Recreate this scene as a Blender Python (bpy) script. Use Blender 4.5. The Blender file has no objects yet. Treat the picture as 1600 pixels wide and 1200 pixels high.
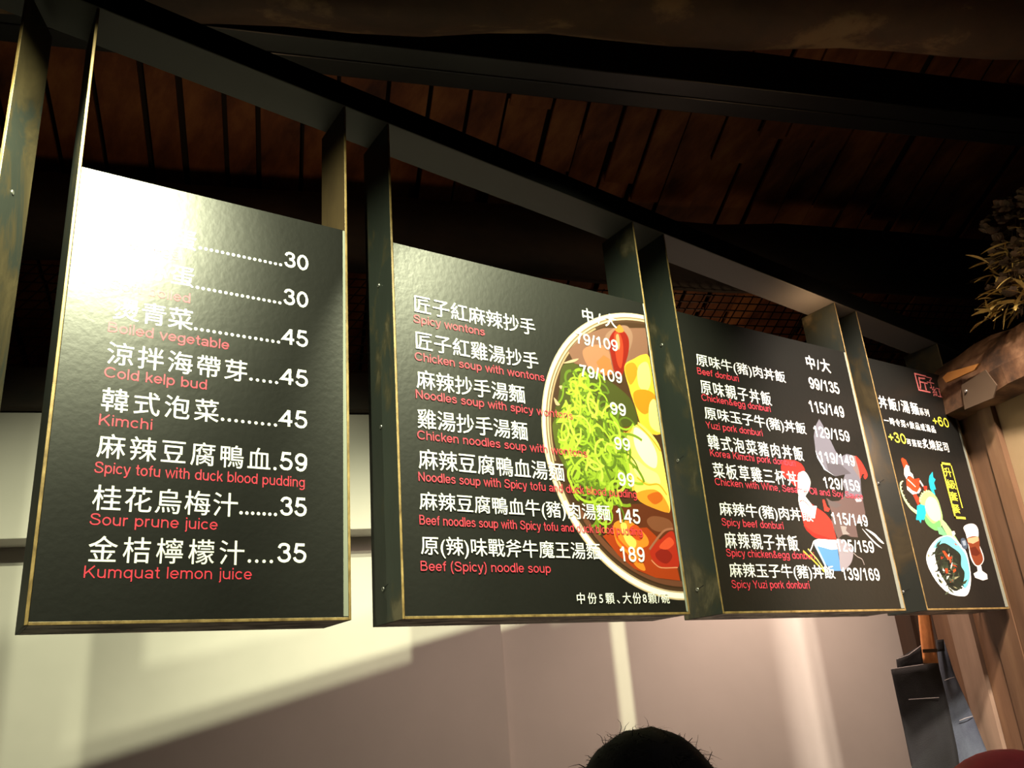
import bpy, bmesh, math, random
from mathutils import Vector, Matrix, noise

# ------------------------------------------------------------------ camera, world, lights, exposure
SC = bpy.context.scene
COL = SC.collection
F = 1336.7148544            # focal length in pixels of the 1600 px wide frame
RGT = Vector((0.834, -0.547, -0.077)).normalized()
DWN = Vector((0.132, 0.333, -0.934))
DWN = (DWN - RGT * DWN.dot(RGT)).normalized()
FWD = RGT.cross(DWN).normalized()
EYE = Vector((0.0, 0.0, 1.6))
cam_d = bpy.data.cameras.new('camera')
cam = bpy.data.objects.new('camera', cam_d)
COL.objects.link(cam)
cam_d.sensor_width = 36.0
cam_d.lens = F * 36.0 / 1600.0
cam_d.clip_start = 0.02
m = Matrix.Identity(4)
for i in range(3):
    m[i][0], m[i][1], m[i][2], m[i][3] = RGT[i], -DWN[i], -FWD[i], EYE[i]
cam.matrix_world = m
SC.camera = cam
vs = SC.view_settings
vs.view_transform = 'Standard'
vs.look = 'None'
vs.exposure = 0.0
vs.gamma = 1.0
vs.use_curve_mapping = False
try:
    SC.cycles.use_denoising = True
    SC.cycles.sample_clamp_indirect = 4.0
    SC.cycles.max_bounces = 8
except Exception:
    pass

w = bpy.data.worlds.new('world')
SC.world = w
w.use_nodes = True
w.node_tree.nodes['Background'].inputs[0].default_value = (0.55, 0.5, 0.6, 1)
w.node_tree.nodes['Background'].inputs[1].default_value = 0.004

# building axes: the menu boards run along world X, the building is turned 19.3 degrees from them
U = Vector((0.9439, -0.3304, 0))
V = Vector((0.3304, 0.9439, 0))
Z = Vector((0, 0, 1))


def B(u, v, z):
    return U * u + V * v + Z * z


def spot(name, loc, target, power, col, size=160, blend=0.3, radius=0.015):
    d = bpy.data.lights.new(name, 'SPOT')
    d.energy = power
    d.color = col
    d.spot_size = math.radians(size)
    d.spot_blend = blend
    d.shadow_soft_size = radius
    o = bpy.data.objects.new(name, d)
    COL.objects.link(o)
    o.location = loc
    o.rotation_euler = (Vector(target) - Vector(loc)).to_track_quat('-Z', 'Y').to_euler()
    return o


GREENISH = (0.97, 1.0, 0.63)
WARM = (1.0, 0.84, 0.68)
# the row of ceiling spotlights in front of the boards, plus added lights
spot('front_light', (0.20, 1.235, 3.46), (0.48, 2.3, 2.25), 285, GREENISH, 84, 0.7, 0.010)
spot('front_light', (0.0, 1.45, 3.217), (0.35, 2.6, 1.95), 145, GREENISH, 84, 0.7, 0.010)
spot('front_light', (1.363, 0.9, 3.65), (1.72, 2.0, 2.25), 560, GREENISH, 68, 0.7)
spot('front_light', (2.20, 0.5, 3.98), (3.25, 2.0, 1.95), 450, WARM, 46, 0.5, 0.06)
spot('front_light', (2.36, 0.5, 3.98), (3.38, 2.0, 1.95), 760, WARM, 45, 0.5, 0.08)
spot('front_light', (2.43, 0.29, 3.86), (3.45, 2.0, 1.75), 420, WARM, 40, 0.6, 0.10)  # unseen extra, added to broaden the warm streak on the wall
spot('front_light', (0.40, 1.0, 3.34), (0.25, 2.0, 2.75), 150, GREENISH, 46, 1.0, 0.03)  # unseen extra, added to strengthen the glare on the first board
spot('cap_fill', (1.25, 0.35, 3.0), (1.15, 0.7, 0.0), 15, (1.0, 0.85, 0.75), 50, 0.6, 0.08)  # unseen light added to brighten the red cap
# unseen warm fill added inside the stall to brighten the back wall
spot('stall_fill', B(2.3, 3.2, 2.7), B(2.35, 3.8, 0.6), 106, (1.0, 0.72, 0.56), 150, 1.0, 0.12)
spot('stall_fill', B(0.7, 2.8, 2.6), B(0.7, 3.5, 0.5), 32, (1.0, 0.72, 0.58), 160, 1.0, 0.15)
# added fill, no lamps seen: side wall, roof boards, eaves behind the mesh
spot('side_wall_fill', B(2.2, 2.2, 3.3), B(3.07, 3.2, 1.9), 13, (1.0, 0.78, 0.5), 110, 0.8, 0.05)
spot('roof_fill', B(2.2, 2.9, 3.0), B(2.3, 3.6, 4.4), 5, (1.0, 0.6, 0.3), 170, 1.0, 0.1)
spot('eaves_fill', B(2.6, 4.7, 3.0), B(2.6, 4.6, 4.4), 5, (1.0, 0.62, 0.33), 170, 1.0, 0.1)
spot('roof_fill', B(-0.2, 2.9, 3.0), B(-0.2, 3.6, 4.4), 5, (1.0, 0.6, 0.3), 170, 1.0, 0.1)


def at(x, y, Y=2.0):
    """point on the board plane at depth Y seen at photo position x, y"""
    d = RGT * ((x - 800) / F) + DWN * ((y - 600) / F) + FWD
    return EYE + d * (Y / d.y)


def atv(x, y, v):
    d = RGT * ((x - 800) / F) + DWN * ((y - 600) / F) + FWD
    return EYE + d * (v / d.dot(V))


def atu(x, y, u):
    d = RGT * ((x - 800) / F) + DWN * ((y - 600) / F) + FWD
    return EYE + d * (u / d.dot(U))


# ------------------------------------------------------------------ materials
def lin(c):
    return tuple(((x / 255.0) / 12.92 if x <= 10.3 else ((x / 255.0 + 0.055) / 1.055) ** 2.4) for x in c)


def mat(name, col, rough=0.6, metal=0.0, spec=0.5):
    mt = bpy.data.materials.new(name)
    mt.use_nodes = True
    b = mt.node_tree.nodes['Principled BSDF']
    b.inputs['Base Color'].default_value = (*col, 1)
    b.inputs['Roughness'].default_value = rough
    b.inputs['Metallic'].default_value = metal
    b.inputs['Specular IOR Level'].default_value = spec
    return mt


def noisy(name, stops, scale=(6, 6, 6), rough=0.6, detail=6, bump=0.0, metal=0.0, spec=0.5, distortion=0.0, coord='Object', bscale=None):
    mt = mat(name, stops[0][1], rough, metal, spec)
    nt = mt.node_tree
    N = nt.nodes
    tc = N.new('ShaderNodeTexCoord')
    mp = N.new('ShaderNodeMapping')
    mp.inputs['Scale'].default_value = scale
    nz = N.new('ShaderNodeTexNoise')
    nz.inputs['Scale'].default_value = 1.0
    nz.inputs['Detail'].default_value = detail
    nz.inputs['Roughness'].default_value = 0.62
    nz.inputs['Distortion'].default_value = distortion
    cr = N.new('ShaderNodeValToRGB')
    el = cr.color_ramp.elements
    while len(el) < len(stops):
        el.new(0.5)
    for e, (p, c) in zip(el, stops):
        e.position = p
        e.color = (*c, 1)
    L = nt.links
    L.new(tc.outputs[coord], mp.inputs['Vector'])
    L.new(mp.outputs['Vector'], nz.inputs['Vector'])
    L.new(nz.outputs['Fac'], cr.inputs['Fac'])
    L.new(cr.outputs['Color'], N['Principled BSDF'].inputs['Base Color'])
    if bump:
        bp = N.new('ShaderNodeBump')
        bp.inputs['Strength'].default_value = bump
        bp.inputs['Distance'].default_value = 0.01
        src = nz
        if bscale:
            src = N.new('ShaderNodeTexNoise')
            src.inputs['Scale'].default_value = bscale
            src.inputs['Detail'].default_value = 3
            L.new(tc.outputs[coord], src.inputs['Vector'])
        L.new(src.outputs['Fac'], bp.inputs['Height'])
        L.new(bp.outputs['Normal'], N['Principled BSDF'].inputs['Normal'])
    return mt


def printed(name, rough=0.42):
    mt = mat(name, (0.8, 0.8, 0.8), rough)
    nt = mt.node_tree
    a = nt.nodes.new('ShaderNodeVertexColor')
    a.layer_name = 'ink'
    nt.links.new(a.outputs['Color'], nt.nodes['Principled BSDF'].inputs['Base Color'])
    return mt


M = {}
M['panel'] = noisy('black_board', [(0.3, (0.0065, 0.0065, 0.006)), (0.7, (0.0085, 0.0085, 0.0078))], (3, 3, 3), 0.36, 3, 0.05, bscale=55, spec=0.8)
M['post'] = noisy('worn_black_paint', [(0.0, (0.010, 0.012, 0.011)), (0.54, (0.014, 0.018, 0.015)), (0.60, (0.026, 0.024, 0.014)),
                                       (0.68, (0.075, 0.062, 0.038))], (7, 7, 4), 0.5, 8, 0.15, distortion=0.4)
M['post_olive'] = noisy('worn_olive_paint', [(0.0, (0.007, 0.009, 0.007)), (0.46, (0.010, 0.0125, 0.010)), (0.54, (0.024, 0.018, 0.0075)),
                                             (0.74, (0.055, 0.04, 0.017))], (6, 6, 3.2), 0.55, 8, 0.15, distortion=0.6)
M['edge'] = noisy('raw_wood_edge', [(0.3, (0.10, 0.06, 0.02)), (0.5, (0.20, 0.13, 0.045)), (0.75, (0.32, 0.22, 0.09))], (40, 40, 25), 0.5, 4)
M['inner'] = noisy('bare_plywood', [(0.3, (0.032, 0.019, 0.007)), (0.7, (0.055, 0.035, 0.013))], (8, 8, 3), 0.6, 6)
M['under'] = noisy('scuffed_lit_underside', [(0.40, (0.04, 0.03, 0.026)), (0.47, (0.13, 0.11, 0.10)), (0.58, (0.42, 0.38, 0.33))], (7, 22, 22), 0.6, 7, distortion=0.5)  # scuffs, their pale tones raised for light bounced off the wall
M['trim'] = mat('edge_reflection_grey', (0.20, 0.21, 0.18), 0.32)  # reflection along the panel bend, put into a light grey colour
M['white_ink'] = mat('white_ink', (0.86, 0.86, 0.84), 0.45)
M['red_ink'] = mat('red_ink', (0.66, 0.045, 0.078), 0.45)
M['yellow_ink'] = mat('yellow_ink', (0.80, 0.72, 0.06), 0.45)
M['print'] = printed('printed_ink')
M['steel'] = mat('rail_steel_lit', (0.055, 0.052, 0.05), 0.55, 0.0)
M['blacksteel'] = mat('black_steel', (0.02, 0.02, 0.021), 0.32, 0.4)
M['railshade'] = mat('rail_steel_shaded', (0.003, 0.003, 0.003), 0.8, 0.0, 0.05)  # same rail steel, blackened for shade; the underside keeps a bounce-lit grey
M['screw'] = mat('screw_metal', (0.5, 0.5, 0.47), 0.35, 0.9)
M['crack'] = mat('screw_scratch', (0.003, 0.003, 0.003), 0.8)
M['wall'] = noisy('white_plaster', [(0.3, (0.52, 0.49, 0.465)), (0.7, (0.56, 0.525, 0.50))], (3, 3, 3), 0.7, 3, 0.02)
M['plank'] = noisy('roof_board', [(0.3, (0.05, 0.012, 0.004)), (0.5, (0.19, 0.058, 0.016)), (0.7, (0.34, 0.14, 0.04))], (5, 1.2, 5), 0.7, 6, 0.2)
M['rafter'] = mat('dark_rafter', (0.02, 0.011, 0.007), 0.8)
M['log'] = noisy('old_log', [(0.3, (0.030, 0.014, 0.007)), (0.55, (0.075, 0.035, 0.016)), (0.62, (0.20, 0.12, 0.05)), (0.8, (0.24, 0.15, 0.07))], (2.0, 2.0, 7), 0.75, 7, 0.4)
M['darkbeam'] = noisy('dark_beam', [(0.35, (0.012, 0.008, 0.006)), (0.7, (0.035, 0.02, 0.012))], (3, 8, 8), 0.7, 6, 0.3)
M['mesh'] = mat('wire_mesh', (0.03, 0.012, 0.008), 0.5, 0.5)
M['brownwood'] = noisy('brown_planks', [(0.3, (0.07, 0.033, 0.015)), (0.55, (0.12, 0.062, 0.032)), (0.8, (0.18, 0.105, 0.055))], (9, 9, 0.9), 0.6, 7, 0.2)
M['darkwood'] = noisy('dark_wood', [(0.3, (0.018, 0.009, 0.005)), (0.7, (0.05, 0.024, 0.012))], (9, 9, 0.9), 0.6, 6, 0.2)
M['greywood'] = noisy('grey_wood', [(0.3, (0.13, 0.085, 0.06)), (0.7, (0.26, 0.18, 0.13))], (9, 9, 0.9), 0.65, 7, 0.2)
M['tanwall'] = noisy('tan_plaster', [(0.3, (0.20, 0.137, 0.072)), (0.7, (0.25, 0.177, 0.097))], (2.5, 2.5, 2.5), 0.8, 5, 0.08)
M['drift'] = noisy('driftwood', [(0.35, (0.030, 0.014, 0.007)), (0.5, (0.11, 0.05, 0.023)), (0.68, (0.24, 0.13, 0.07))], (7, 7, 7), 0.7, 7, 0.35)
M['orange_wood'] = noisy('orange_wood', [(0.3, (0.24, 0.09, 0.017)), (0.7, (0.33, 0.14, 0.032))], (6, 6, 6), 0.6, 4, 0.1)
M['plate'] = mat('brown_plate', (0.06, 0.036, 0.02), 0.7, 0.0)
M['denim_black'] = noisy('black_denim', [(0.35, (0.003, 0.0035, 0.005)), (0.62, (0.006, 0.007, 0.010)), (0.8, (0.03, 0.03, 0.033))], (9, 9, 5), 0.85, 8, 0.25, bscale=300)
M['denim_blue'] = noisy('blue_denim', [(0.3, (0.045, 0.055, 0.085)), (0.7, (0.10, 0.125, 0.165))], (8, 8, 5), 0.85, 8, 0.3, bscale=300)
M['stitch'] = mat('pale_stitching', (0.35, 0.33, 0.34), 0.8)
M['strap'] = noisy('tan_leather', [(0.3, (0.50, 0.17, 0.055)), (0.7, (0.70, 0.30, 0.11))], (18, 18, 12), 0.5, 5, 0.3)
M['buckle'] = mat('dark_buckle', (0.03, 0.02, 0.015), 0.35, 0.8)
M['hair'] = mat('black_hair', (0.004, 0.0035, 0.0035), 0.8, 0.0, 0.15)
M['skin'] = mat('skin', (0.50, 0.30, 0.21), 0.55)
M['shirt'] = mat('dark_shirt', (0.03, 0.03, 0.035), 0.8)
M['redcloth'] = noisy('red_cloth', [(0.3, (0.30, 0.012, 0.022)), (0.7, (0.38, 0.016, 0.03))], (30, 30, 30), 0.75, 3)
M['floor'] = noisy('stone_floor', [(0.3, (0.09, 0.08, 0.075)), (0.7, (0.14, 0.125, 0.115))], (2, 2, 2), 0.5, 5)
M['dry_gold'] = noisy('dry_gold_leaf', [(0.3, (0.24, 0.15, 0.035)), (0.7, (0.62, 0.44, 0.13))], (12, 12, 12), 0.6, 4)
M['dry_brown'] = noisy('dry_brown_flower', [(0.35, (0.05, 0.03, 0.018)), (0.7, (0.18, 0.115, 0.06))], (14, 14, 14), 0.8, 4)


# ------------------------------------------------------------------ mesh helpers
class MB:
    def __init__(s):
        s.bm = bmesh.new()
        s.ink = None

    def face(s, pts, mi=0, smooth=False):
        f = s.bm.faces.new([s.bm.verts.new(p) for p in pts])
        f.material_index = mi
        f.smooth = smooth
        return f

    def box(s, o, ax, ay, az, mi=0, mis=None):
        """box from corner o along three edge vectors; mis maps face key to a material index"""
        o, ax, ay, az = Vector(o), Vector(ax), Vector(ay), Vector(az)
        c = [o, o + ax, o + ax + ay, o + ay]
        c += [p + az for p in c]
        vs_ = [s.bm.verts.new(p) for p in c]
        keys = {'bottom': (3, 2, 1, 0), 'top': (4, 5, 6, 7), 'front': (0, 1, 5, 4), 'right': (1, 2, 6, 5), 'back': (2, 3, 7, 6), 'left': (3, 0, 4, 7)}
        for k, idx in keys.items():
            f = s.bm.faces.new([vs_[i] for i in idx])
            f.material_index = (mis or {}).get(k, mi)
        return s

    def tube(s, pts, radii, n=10, mi=0, caps=True, squash=1.0, jitter=0.0, seed=0):
        rings = []
        pts = [Vector(p) for p in pts]
        for i, p in enumerate(pts):
            t = (pts[min(i + 1, len(pts) - 1)] - pts[max(i - 1, 0)]).normalized()
            a = t.cross(Z)
            if a.length < 1e-3:
                a = t.cross(Vector((1, 0, 0)))
            a.normalize()
            b = t.cross(a).normalized()
            r = radii[i] if isinstance(radii, (list, tuple)) else radii
            ring = []
            for k in range(n):
                th = 2 * math.pi * k / n
                rr = r
                if jitter:
                    rr *= 1 + jitter * noise.noise(Vector((math.cos(th) * 1.6 + seed, math.sin(th) * 1.6, i * 0.35 + seed)))
                ring.append(s.bm.verts.new(p + a * math.cos(th) * rr + b * math.sin(th) * rr * squash))
            rings.append(ring)
        for r0, r1 in zip(rings, rings[1:]):
            for k in range(n):
                f = s.bm.faces.new([r0[k], r0[(k + 1) % n], r1[(k + 1) % n], r1[k]])
                f.material_index = mi
                f.smooth = True
        if caps:
            for r in (rings[0], rings[-1]):
                f = s.bm.faces.new(r)
                f.material_index = mi
        return s

    def ribbon(s, pts, wdt, side, mi=0):
        L, R_ = [], []
        for i, p in enumerate(pts):
            k = wdt[i] if isinstance(wdt, (list, tuple)) else wdt
            sd = side[i] if isinstance(side, list) else side
            L.append(s.bm.verts.new(Vector(p) - sd * k))
            R_.append(s.bm.verts.new(Vector(p) + sd * k))
        for i in range(len(pts) - 1):
            f = s.bm.faces.new([L[i], R_[i], R_[i + 1], L[i + 1]])
            f.material_index = mi
            f.smooth = True
        return s

    def build(s, name, mats, parent=None, bevel=0.0, solid=0.0, recalc=True):
        if recalc:
            bmesh.ops.recalc_face_normals(s.bm, faces=s.bm.faces)
        me = bpy.data.meshes.new(name)
        s.bm.to_mesh(me)
        s.bm.free()
        for mm in (mats if isinstance(mats, (list, tuple)) else [mats]):
            me.materials.append(mm)
        o = bpy.data.objects.new(name, me)
        COL.objects.link(o)
        if parent:
            o.parent = parent
            o.matrix_parent_inverse = Matrix.Translation(-ABS[parent.name])
            ABS[o.name] = Vector(ABS[parent.name]) * 0
        else:
            ABS[o.name] = Vector((0, 0, 0))
        if bevel:
            b = o.modifiers.new('bevel', 'BEVEL')
            b.width = bevel
            b.segments = 2
            b.limit_method = 'ANGLE'
        if solid:
            q = o.modifiers.new('thickness', 'SOLIDIFY')
            q.thickness = solid
            q.offset = 0
        return o


ABS = {}


def tag(o, label=None, cat=None, group=None, kind=None):
    for k, v_ in (('label', label), ('category', cat), ('group', group), ('kind', kind)):
        if v_:
            o[k] = v_
    return o


def thing(name, label, cat, loc=(0, 0, 0), group=None):
    o = bpy.data.objects.new(name, None)
    COL.objects.link(o)
    o.location = loc
    o.empty_display_size = 0.1
    ABS[o.name] = Vector(loc)
    return tag(o, label, cat, group)


# ------------------------------------------------------------------ the setting
def uvbox(mb, u0, u1, v0, v1, z0, z1, mi=0, mis=None):
    return mb.box(B(u0, v0, z0), U * (u1 - u0), V * (v1 - v0), Z * (z1 - z0), mi, mis)


mb = MB()
uvbox(mb, -6, 8, -6, 8, -0.1, 0)
tag(mb.build('floor', M['floor']), kind='structure')
mb = MB()
uvbox(mb, -4, 0.955, 3.95, 4.25, 0, 2.9)
uvbox(mb, 0.955, 3.3, 4.02, 4.25, 0, 2.9)
tag(mb.build('wall_back', M['wall']), kind='structure')
mb = MB()
uvbox(mb, -4, 0.93, 3.77, 3.948, 2.368, 2.9)
tag(mb.build('trim_1', M['wall'], bevel=0.004), kind='structure')

ROOF_V, ROOF_Z, SL = 3.77, 4.2, 0.392


def roofz(v):
    return ROOF_Z - SL * (v - ROOF_V)


rnd = random.Random(4)
mb = MB()
du = Vector(U)
u = -4.0
k = 0
while u < 7.5:
    v = 0.6 + rnd.random() * 0.9
    wdt = 0.165 + 0.06 * rnd.random()
    gap = (0.02 + 0.03 * rnd.random()) if k % 2 else 0.004 + 0.012 * rnd.random()
    v0 = -1.0
    while v0 < 6.5:
        ln = 0.9 + rnd.random() * 0.7
        v1 = v0 + ln
        h = rnd.random() * 0.045
        cell = rnd.random()
        a, b_ = B(u + gap / 2, v0 + 0.01, roofz(v0) + h + 0.02), B(u + wdt - gap / 2, v0 + 0.01, roofz(v0) + h + 0.02)
        c_, d_ = B(u + wdt - gap / 2, v1, roofz(v1) + h - 0.012), B(u + gap / 2, v1, roofz(v1) + h - 0.012)
        top = Z * 0.02
        vsx = [a, b_, c_, d_]
        mb.box(a, b_ - a, d_ - a, top, 0)
        v0 = v1
    u += wdt
    k += 1
# dark deck above the boards closes the gaps
mb.box(B(-4, -1, roofz(-1) + 0.09), U * 12, V * 7.6 - Z * (7.6 * SL), Z * 0.05, 1)
tag(mb.build('ceiling', [M['plank'], M['rafter']]), kind='structure')

# side wall on the right: planks, dark post, plaster
mb = MB()
rr = random.Random(9)
strips = [(3.83, 3.95, 'd', 0.02), (3.70, 3.83, 'd', 0.0), (3.575, 3.70, 'b', 0.0), (3.435, 3.575, 'g', 0.02), (3.33, 3.435, 'b', 0.0),
          (3.20, 3.33, 'b', 0.006), (3.08, 3.20, 'b', 0.0), (2.995, 3.08, 'b', 0.012)]
idx = {'d': 1, 'b': 0, 'g': 2}
for v0, v1, mk, pr in strips:
    uvbox(mb, 3.07 - pr, 3.2, v0 + 0.0015, v1 - 0.0015, 0, 2.9, idx[mk])
uvbox(mb, 3.085, 3.2, -2, 2.995, 0, 2.9, 3)
tag(mb.build('wall_right', [M['brownwood'], M['darkwood'], M['greywood'], M['tanwall']]), kind='structure')

# ------------------------------------------------------------------ roof timber and steel
mb = MB()
uvbox(mb, -4, 3.06, 3.74, 3.94, 2.905, 3.10)
tag(mb.build('wall_beam', M['darkbeam'], bevel=0.01), 'dark timber beam along the top of the white back wall', 'beam')
mb = MB()
n = 24
mb.tube([B(-4 + 9.5 * i / n, 3.80 + 0.03 * noise.noise(Vector((i * 0.4, 3, 0))), 3.87 + 0.03 * noise.noise(Vector((i * 0.35, 0, 5)))) for i in range(n + 1)],
        [0.19 + 0.02 * noise.noise(Vector((i * 0.5, 7, 1))) for i in range(n + 1)], 20, jitter=0.12)
tag(mb.build('log_beam', M['darkbeam']), 'dark round log beam above the wire mesh, behind the menu boards', 'beam')
mb = MB()
n = 26
P0, P1 = B(-1.6, 2.36, 3.93), B(4.2, 1.78, 3.95)
mb.tube([P0.lerp(P1, i / n) + Z * 0.03 * noise.noise(Vector((i * 0.4, 1, 2))) for i in range(n + 1)],
        [0.21 + 0.02 * noise.noise(Vector((i * 0.3, 9, 1))) for i in range(n + 1)], 24, jitter=0.1)
tag(mb.build('log_beam', M['log']), 'thick weathered brown log crossing the top edge, bark worn in pale patches', 'beam')
# steel purlin: two flanges and a web
t = thing('steel_purlin', 'dark steel roof purlin with two ribs running under the roof boards', 'beam', B(-3, 2.75, 4.0))
mb = MB()
uvbox(mb, -3, 5, 2.62, 2.72, 4.0, 4.06)
mb.build('flange', M['blacksteel'], t, bevel=0.006)
mb = MB()
uvbox(mb, -3, 5, 2.745, 2.84, 4.02, 4.08)
mb.build('flange', M['blacksteel'], t, bevel=0.006)
mb = MB()
uvbox(mb, -3, 5, 2.70, 2.76, 4.06, 4.28)
mb.build('web', M['blacksteel'], t)

# wire mesh between wall beam and log
mb = MB()
rm = random.Random(2)


def wire(a, b, r):
    d = (b - a).normalized()
    s1 = d.cross(V).normalized() * r
    s2 = V * r
    mb.face([a - s1 + s2, a + s1 + s2, b + s1 + s2, b - s1 + s2])
    mb.face([a - s1 - s2, a + s1 - s2, b + s1 - s2, b - s1 - s2])
    mb.face([a - s1 - s2, a - s1 + s2, b - s1 + s2, b - s1 - s2])
    mb.face([a + s1 - s2, a + s1 + s2, b + s1 + s2, b + s1 - s2])


z0, z1 = 3.105, 3.655
st = 0.06
for i in range(int((z1 - z0) / 0.045) + 1):
    z = z0 + i * 0.045
    pv = None
    for j in range(17):
        a = B(-4 + j * 0.5, 3.86, z + 0.006 * noise.noise(Vector((j, i, 0))))
        b_ = B(-4 + (j + 1) * 0.5, 3.86, z + 0.006 * noise.noise(Vector((j + 1, i, 0))))
        wire(a, b_, 0.0028)
u = -4.0
while u < 4.4:
    wire(B(u, 3.865, z0), B(u + 0.42, 3.865, z1), 0.0028)
    u += st
tag(mb.build('wire_mesh', M['mesh'], recalc=False), 'rusty wire mesh screen between the wall beam and the log, roof boards behind', 'mesh')

# ------------------------------------------------------------------ menu boards
ZB, ZT, DEP, TH = 1.821, 2.906, 0.178, 0.0075
FR = [(0.166, 0.865), (1.002, 2.005), (2.151, 3.162), (3.304, 3.93)]


def railz(x):
    return 3.327 - 0.0852 * (x - 1.014)


# supporting rail
mb = MB()
xa, xb = -1.6, 4.4
a = Vector((xa, 1.995, railz(xa)))
mb.box(a, Vector((xb - xa, 0, railz(xb) - railz(xa))), (0, 0.15, 0), (0, 0, 0.085), 0, {'front': 1, 'top': 1, 'back': 1})  # shade on front, top and back comes from the blacker colour
tag(mb.build('hanging_rail', [M['steel'], M['railshade']], bevel=0.004), 'long steel box rail above the menu boards, resting on their posts', 'rail')

def smooth_pts(pts, n=6):
    out = []
    for i in range(len(pts) - 1):
        p0, p1, p2, p3 = pts[max(i - 1, 0)], pts[i], pts[i + 1], pts[min(i + 2, len(pts) - 1)]
        for j in range(n):
            t_ = j / n
            out.append(tuple(0.5 * ((2 * b) + (-a_ + c) * t_ + (2 * a_ - 5 * b + 4 * c - d) * t_ * t_ + (-a_ + 3 * b - 3 * c + d) * t_ ** 3)
                             for a_, b, c, d in zip(p0, p1, p2, p3)))
    out.append(pts[-1])
    return out


def glyph_mesh(text, spacing=1.0):
    cu = bpy.data.curves.new('lettering', 'FONT')
    cu.body = text
    cu.size = 1.0
    cu.space_character = spacing
    cu.resolution_u = 3
    o = bpy.data.objects.new('lettering', cu)
    COL.objects.link(o)
    dg = bpy.context.evaluated_depsgraph_get()
    dg.update()
    ev = o.evaluated_get(dg)
    me = ev.to_mesh()
    V_ = [tuple(v.co) for v in me.vertices]
    F_ = [tuple(p.vertices) for p in me.polygons]
    ev.to_mesh_clear()
    bpy.data.objects.remove(o)
    bpy.data.curves.remove(cu)
    return V_, F_


# plain grotesque latin letters and figures as strokes: cap height 1, x-height 0.725
def ell(cx_, cy_, rx, ry, a0, a1, n=None):
    n = n or max(4, int(abs(a1 - a0) / 18))
    return [(cx_ + rx * math.cos(math.radians(a0 + (a1 - a0) * k_ / n)), cy_ + ry * math.sin(math.radians(a0 + (a1 - a0) * k_ / n))) for k_ in range(n + 1)]


def spl(*p):
    return smooth_pts(list(p), 4)


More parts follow.
